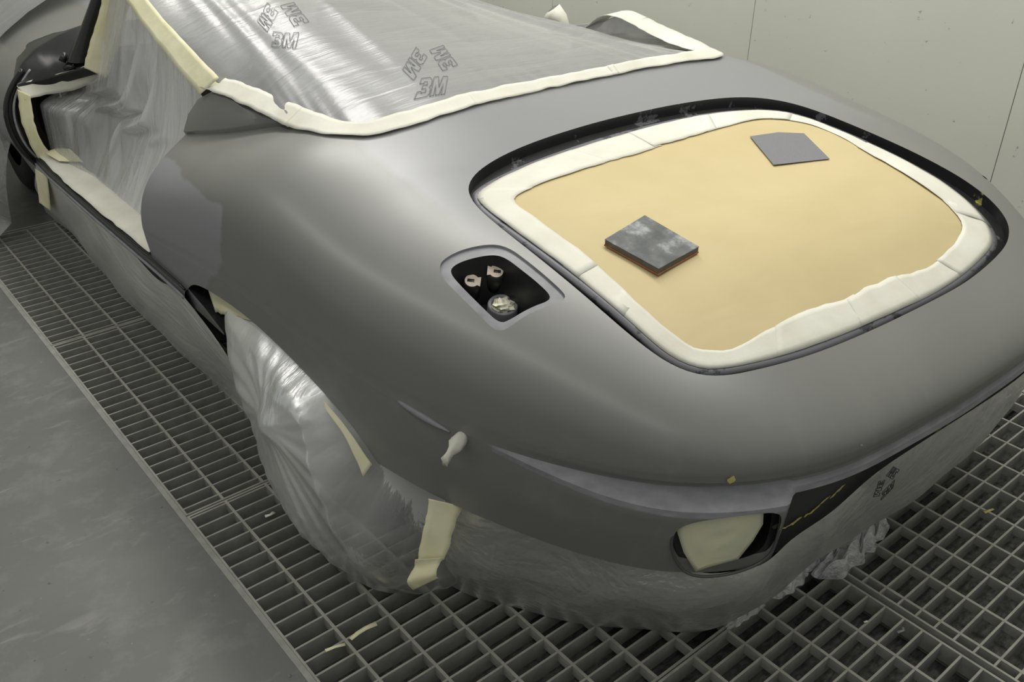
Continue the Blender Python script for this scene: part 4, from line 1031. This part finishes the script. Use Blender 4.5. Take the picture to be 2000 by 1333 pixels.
# bag of film over the rear wheel
def bag():
    nu, nv = 220, 110; g = []
    zs = np.array([0, .01, .03, .06, .12, .20, .30, .38, .44, .50]); fr = [1.70, 1.78, 1.815, 1.84, 1.87, 1.90, 1.96, 2.02, 2.05, 2.05]; re = [1.25, 1.19, 1.17, 1.165, 1.15, 1.13, 1.11, 1.13, 1.17, 1.22]
    ox_ = [-.865, -.895, -.918, -.930, -.938, -.940, -.938, -.920, -.892, -.884]
    for i in range(nu):
        a = -math.pi * .5 + (math.pi) * i / (nu - 1); row = []          # -90 rear .. +90 front around the outside
        for j in range(nv):
            z = .50 * (j / (nv - 1)) ** 1.15; f1, r1, xo = (float(np.interp(z, zs, q)) for q in (fr, re, ox_))
            c = (f1 + r1) / 2; hy = (f1 - r1) / 2; ca, sa = math.cos(a), math.sin(a); e = 2.8 + 1.4 * (z / .5)
            k_ = (abs(ca) ** e + abs(sa) ** e) ** (-1 / e)
            y = c + hy * sa * k_; x = -.64 + (xo + .64) * ca * k_
            dy, dz_ = y - 1.575, z - .315; rad_ = math.hypot(dy, dz_); ang = math.atan2(dz_, dy)
            out = .016 * math.exp(-rad_ ** 2 / .0016) + .012 * math.exp(-rad_ ** 2 / .012)
            out += .0035 * math.sin(ang * 7 + 3 * math.sin(rad_ * 8)) * min(rad_ * 6, 1) * math.exp(-rad_ * 2) + .002 * math.sin(ang * 23 + rad_ * 22) * min(rad_ * 5, 1)
            out += .010 * vnoise(np.array([y * 7, z * 5, 2.]), 17) * sstep(.0, .1, .42 - z)
            hem = max(0., 1 - z / .05)
            out += hem * .006 * math.sin(a * 26 + 3 * math.sin(a * 5))
            nx_, ny_ = -ca, sa
            xx = x + nx_ * out; yy = y + ny_ * out
            az = float(np.interp(yy, [1.15, 1.292, 1.352, 1.444, 1.583, 1.75, 1.93, 2.04, 2.148], [.33, .331, .403, .448, .476, .485, .468, .447, .394]))
            st_ = float(np.interp(yy, [1.2, 1.45], [.30, .07])); ov = float(sstep(az - st_, az - .012, z)); lim = -float(np.interp(yy, [.85, .995, 1.15, 1.35, 1.6, 2.2], [.665, .735, .79, .832, .856, .866]))
            sm = .5 * (xx + lim + math.sqrt((xx - lim) ** 2 + .0009)); row.append((xx * (1 - ov) + sm * ov, yy, max(z, .002)))
        g.append(row)
    m_ = MB(); m_.grid(g); o = m_.build('wheel_film_bag', M_FILM_BAG, car=True); tag(o, 'translucent film bag wrapped round the left rear wheel', 'masking film')
bag()
top_tape('cream tape strip joining the wheel bag and the rear film skirt', 'masking_tape', [(-.818,1.12,.345),(-.826,1.12,.304),(-.841,1.12,.246),(-.851,1.12,.199)], [(-.763,1.085,.321),(-.778,1.085,.297),(-.795,1.085,.247),(-.81,1.085,.21)], M_TAPEY, 51, 40, .0012)
top_tape('loose kinked end of cream tape just below the strip beside the wheel bag', 'masking_tape', [(-.860,1.115,.216),(-.862,1.118,.190),(-.878,1.113,.180),(-.868,1.11,.144)], [(-.812,1.08,.222),(-.825,1.083,.204),(-.834,1.078,.192),(-.829,1.08,.176)], M_TAPEY, 53, 24, .0012)
# tape visible inside the wheel arch
top_tape('cream tape lining the front of the rear wheel arch', 'masking_tape', [(-.868,2.075,.428),(-.868,2.0,.448),(-.868,1.9,.462),(-.868,1.75,.474),(-.860,1.62,.470)], [(-.872,2.03,.37),(-.874,1.99,.385),(-.874,1.88,.425),(-.870,1.75,.455),(-.862,1.63,.458)], M_TAPEY, 55, 50, .003)
top_tape('thin cream tape tab at the rear of the wheel arch lip', 'masking_tape', [(-.882,1.41,.440),(-.866,1.34,.398),(-.848,1.285,.338)], [(-.886,1.40,.428),(-.874,1.335,.378),(-.868,1.29,.310)], M_TAPEY, 57, 20, .001)

# crumpled film on the grating behind the tail
def crumpled(label, c, sx_, sy_, sz_, seed, poly=None):
    nu, nv = 110, 80; g = []
    r_ = np.random.default_rng(seed)
    for i in range(nu):
        row = []
        for j in range(nv):
            u = i / (nu - 1) * 2 - 1; v_ = j / (nv - 1) * 2 - 1
            ed = max(0, 1 - max(abs(u), abs(v_)) ** 3)
            p = np.array([u * 4, v_ * 3, seed])
            h = abs(vnoise(p, seed)) * .55 + abs(vnoise(p * 2.3, seed + 1)) * .3 + abs(vnoise(p * 5, seed + 2)) * .12
            sh = 1 + .28 * vnoise(np.array([math.atan2(v_, u) * 2.2, 0, 0]), seed + 3)
            row.append((c[0] + u * sx_ * sh + .1 * sx_ * vnoise(p * .8, seed + 5) * ed, c[1] + v_ * sy_ * sh * (1 - .55 * abs(u) ** 3) + .12 * sy_ * math.sin(u * 11), c[2] + .004 + sz_ * h * ed ** .7))
        g.append(row)
    m_ = MB(); m_.grid(g); o = m_.build('film_offcut', M_FILM_CRUMPLE, car=True); tag(o, label, 'masking film'); return o
o1 = crumpled('crumpled shiny film with faint print bunched on the grating behind the tail', (.085,.735,.0), .15, .055, .090, 3)
o2 = crumpled('small knot of crumpled clear film at the foot of the rear skirt', (-.125,.762,.0), .055, .026, .035, 8)
o3 = crumpled('thin sliver of folded film at the skirt hem behind the lamp corner', (-.27,.748,.0), .05, .012, .015, 12)
# printed marks showing on the rear film
def plane_placer(o_, U, V):
    o_, U, V = map(np.array, (o_, U, V)); return lambda u, v: tuple(o_ + U * u + V * v)
skirt_place = lambda u, v: (*tail_xy(-.205 + u * .95, .0035 + .0 * v), .452 + u * .10 + v)
logo(skirt_place, .020, M_INKD, bpy.data.objects['rear_film_skirt'], angs=(20, 140, 260), r_=.0008)
logo(plane_placer((.09, .722, .085), (.9, .0, .2), (.1, -.35, .6)), .022, M_INKD, o1, angs=(10, 130), r_=.0008)

# film over the bonnet and round the front wheel
mb = MB(); g = []
for i in range(70):
    y = 3.76 + i / 69 * 1.8; row = []
    for j in range(60):
        t = j / 59; x = -.90 + t * 1.75
        zb_ = float(np.interp(abs(x), [abs(a) for a, b in sec[::-1]], [b for a, b in sec[::-1]])) + .02 + .05 * min(1, (y - 3.46) / 1.0 if y > 3.46 else 0)
        w_ = .018 * math.sin(x * 9 + y * 5) + .02 * abs(vnoise(np.array([x * 3, y * 4, 1.]), 21))
        row.append((x - .03 * math.sin(y * 7) * (1 - t), y, zb_ + w_ + (.06 if y < 3.5 else .05) * math.sin(math.pi * t)))
    g.append(row)
mb.grid(g, flip=True); o = mb.build('bonnet_film', M_FILM_TENT, car=True); tag(o, 'pale masking film draped over the bonnet beyond the windscreen', 'masking film')
mb = MB(); g = []
for i in range(80):
    t = i / 79; y = 3.70 + t * 1.3; row = []
    for j in range(50):
        v_ = j / 49; x = -.95 - .10 * v_ - .05 * math.sin(math.pi * v_) + .015 * math.sin(t * 18 + 4 * v_) + .008 * math.sin(t * 47 - 6 * v_)
        z = .46 * (1 - v_) ** 1.1
        if v_ > .8: x -= (v_ - .8) * .5
        row.append((x, y - .1 * (1 - v_) * (1 - t) * 0, max(z, .003) + .004 * abs(math.sin(t * 40 + v_ * 9)) * (v_ > .75)))
    g.append(row)
mb.grid(g); o = mb.build('front_wheel_film', film_mat('film_front_wheel', 0.35, (0.42, 0.42, 0.42), (1, 1, 2.5), (.3, .2, .1), 5, 0.9, 0.2, 0.3, .008), car=True); tag(o, 'loose clear film hanging round the dark front wheel at the far left', 'masking film')
# folded tape flap standing beyond the cockpit tape
mb = MB(); mb.grid([[(.68,2.66,.80),(.67,2.62,.84),(.675,2.585,.872)],[(.69,2.60,.80),(.66,2.59,.835),(.685,2.565,.880)],[(.69,2.55,.80),(.665,2.55,.83),(.69,2.53,.850)],[(.69,2.50,.79),(.68,2.51,.80),(.69,2.51,.812)]])
o = mb.build('tape_flap', M_TAPE, car=True); solidify(o, .001); tag(o, 'small upright fold of white tape beyond the far cockpit edge', 'masking tape')
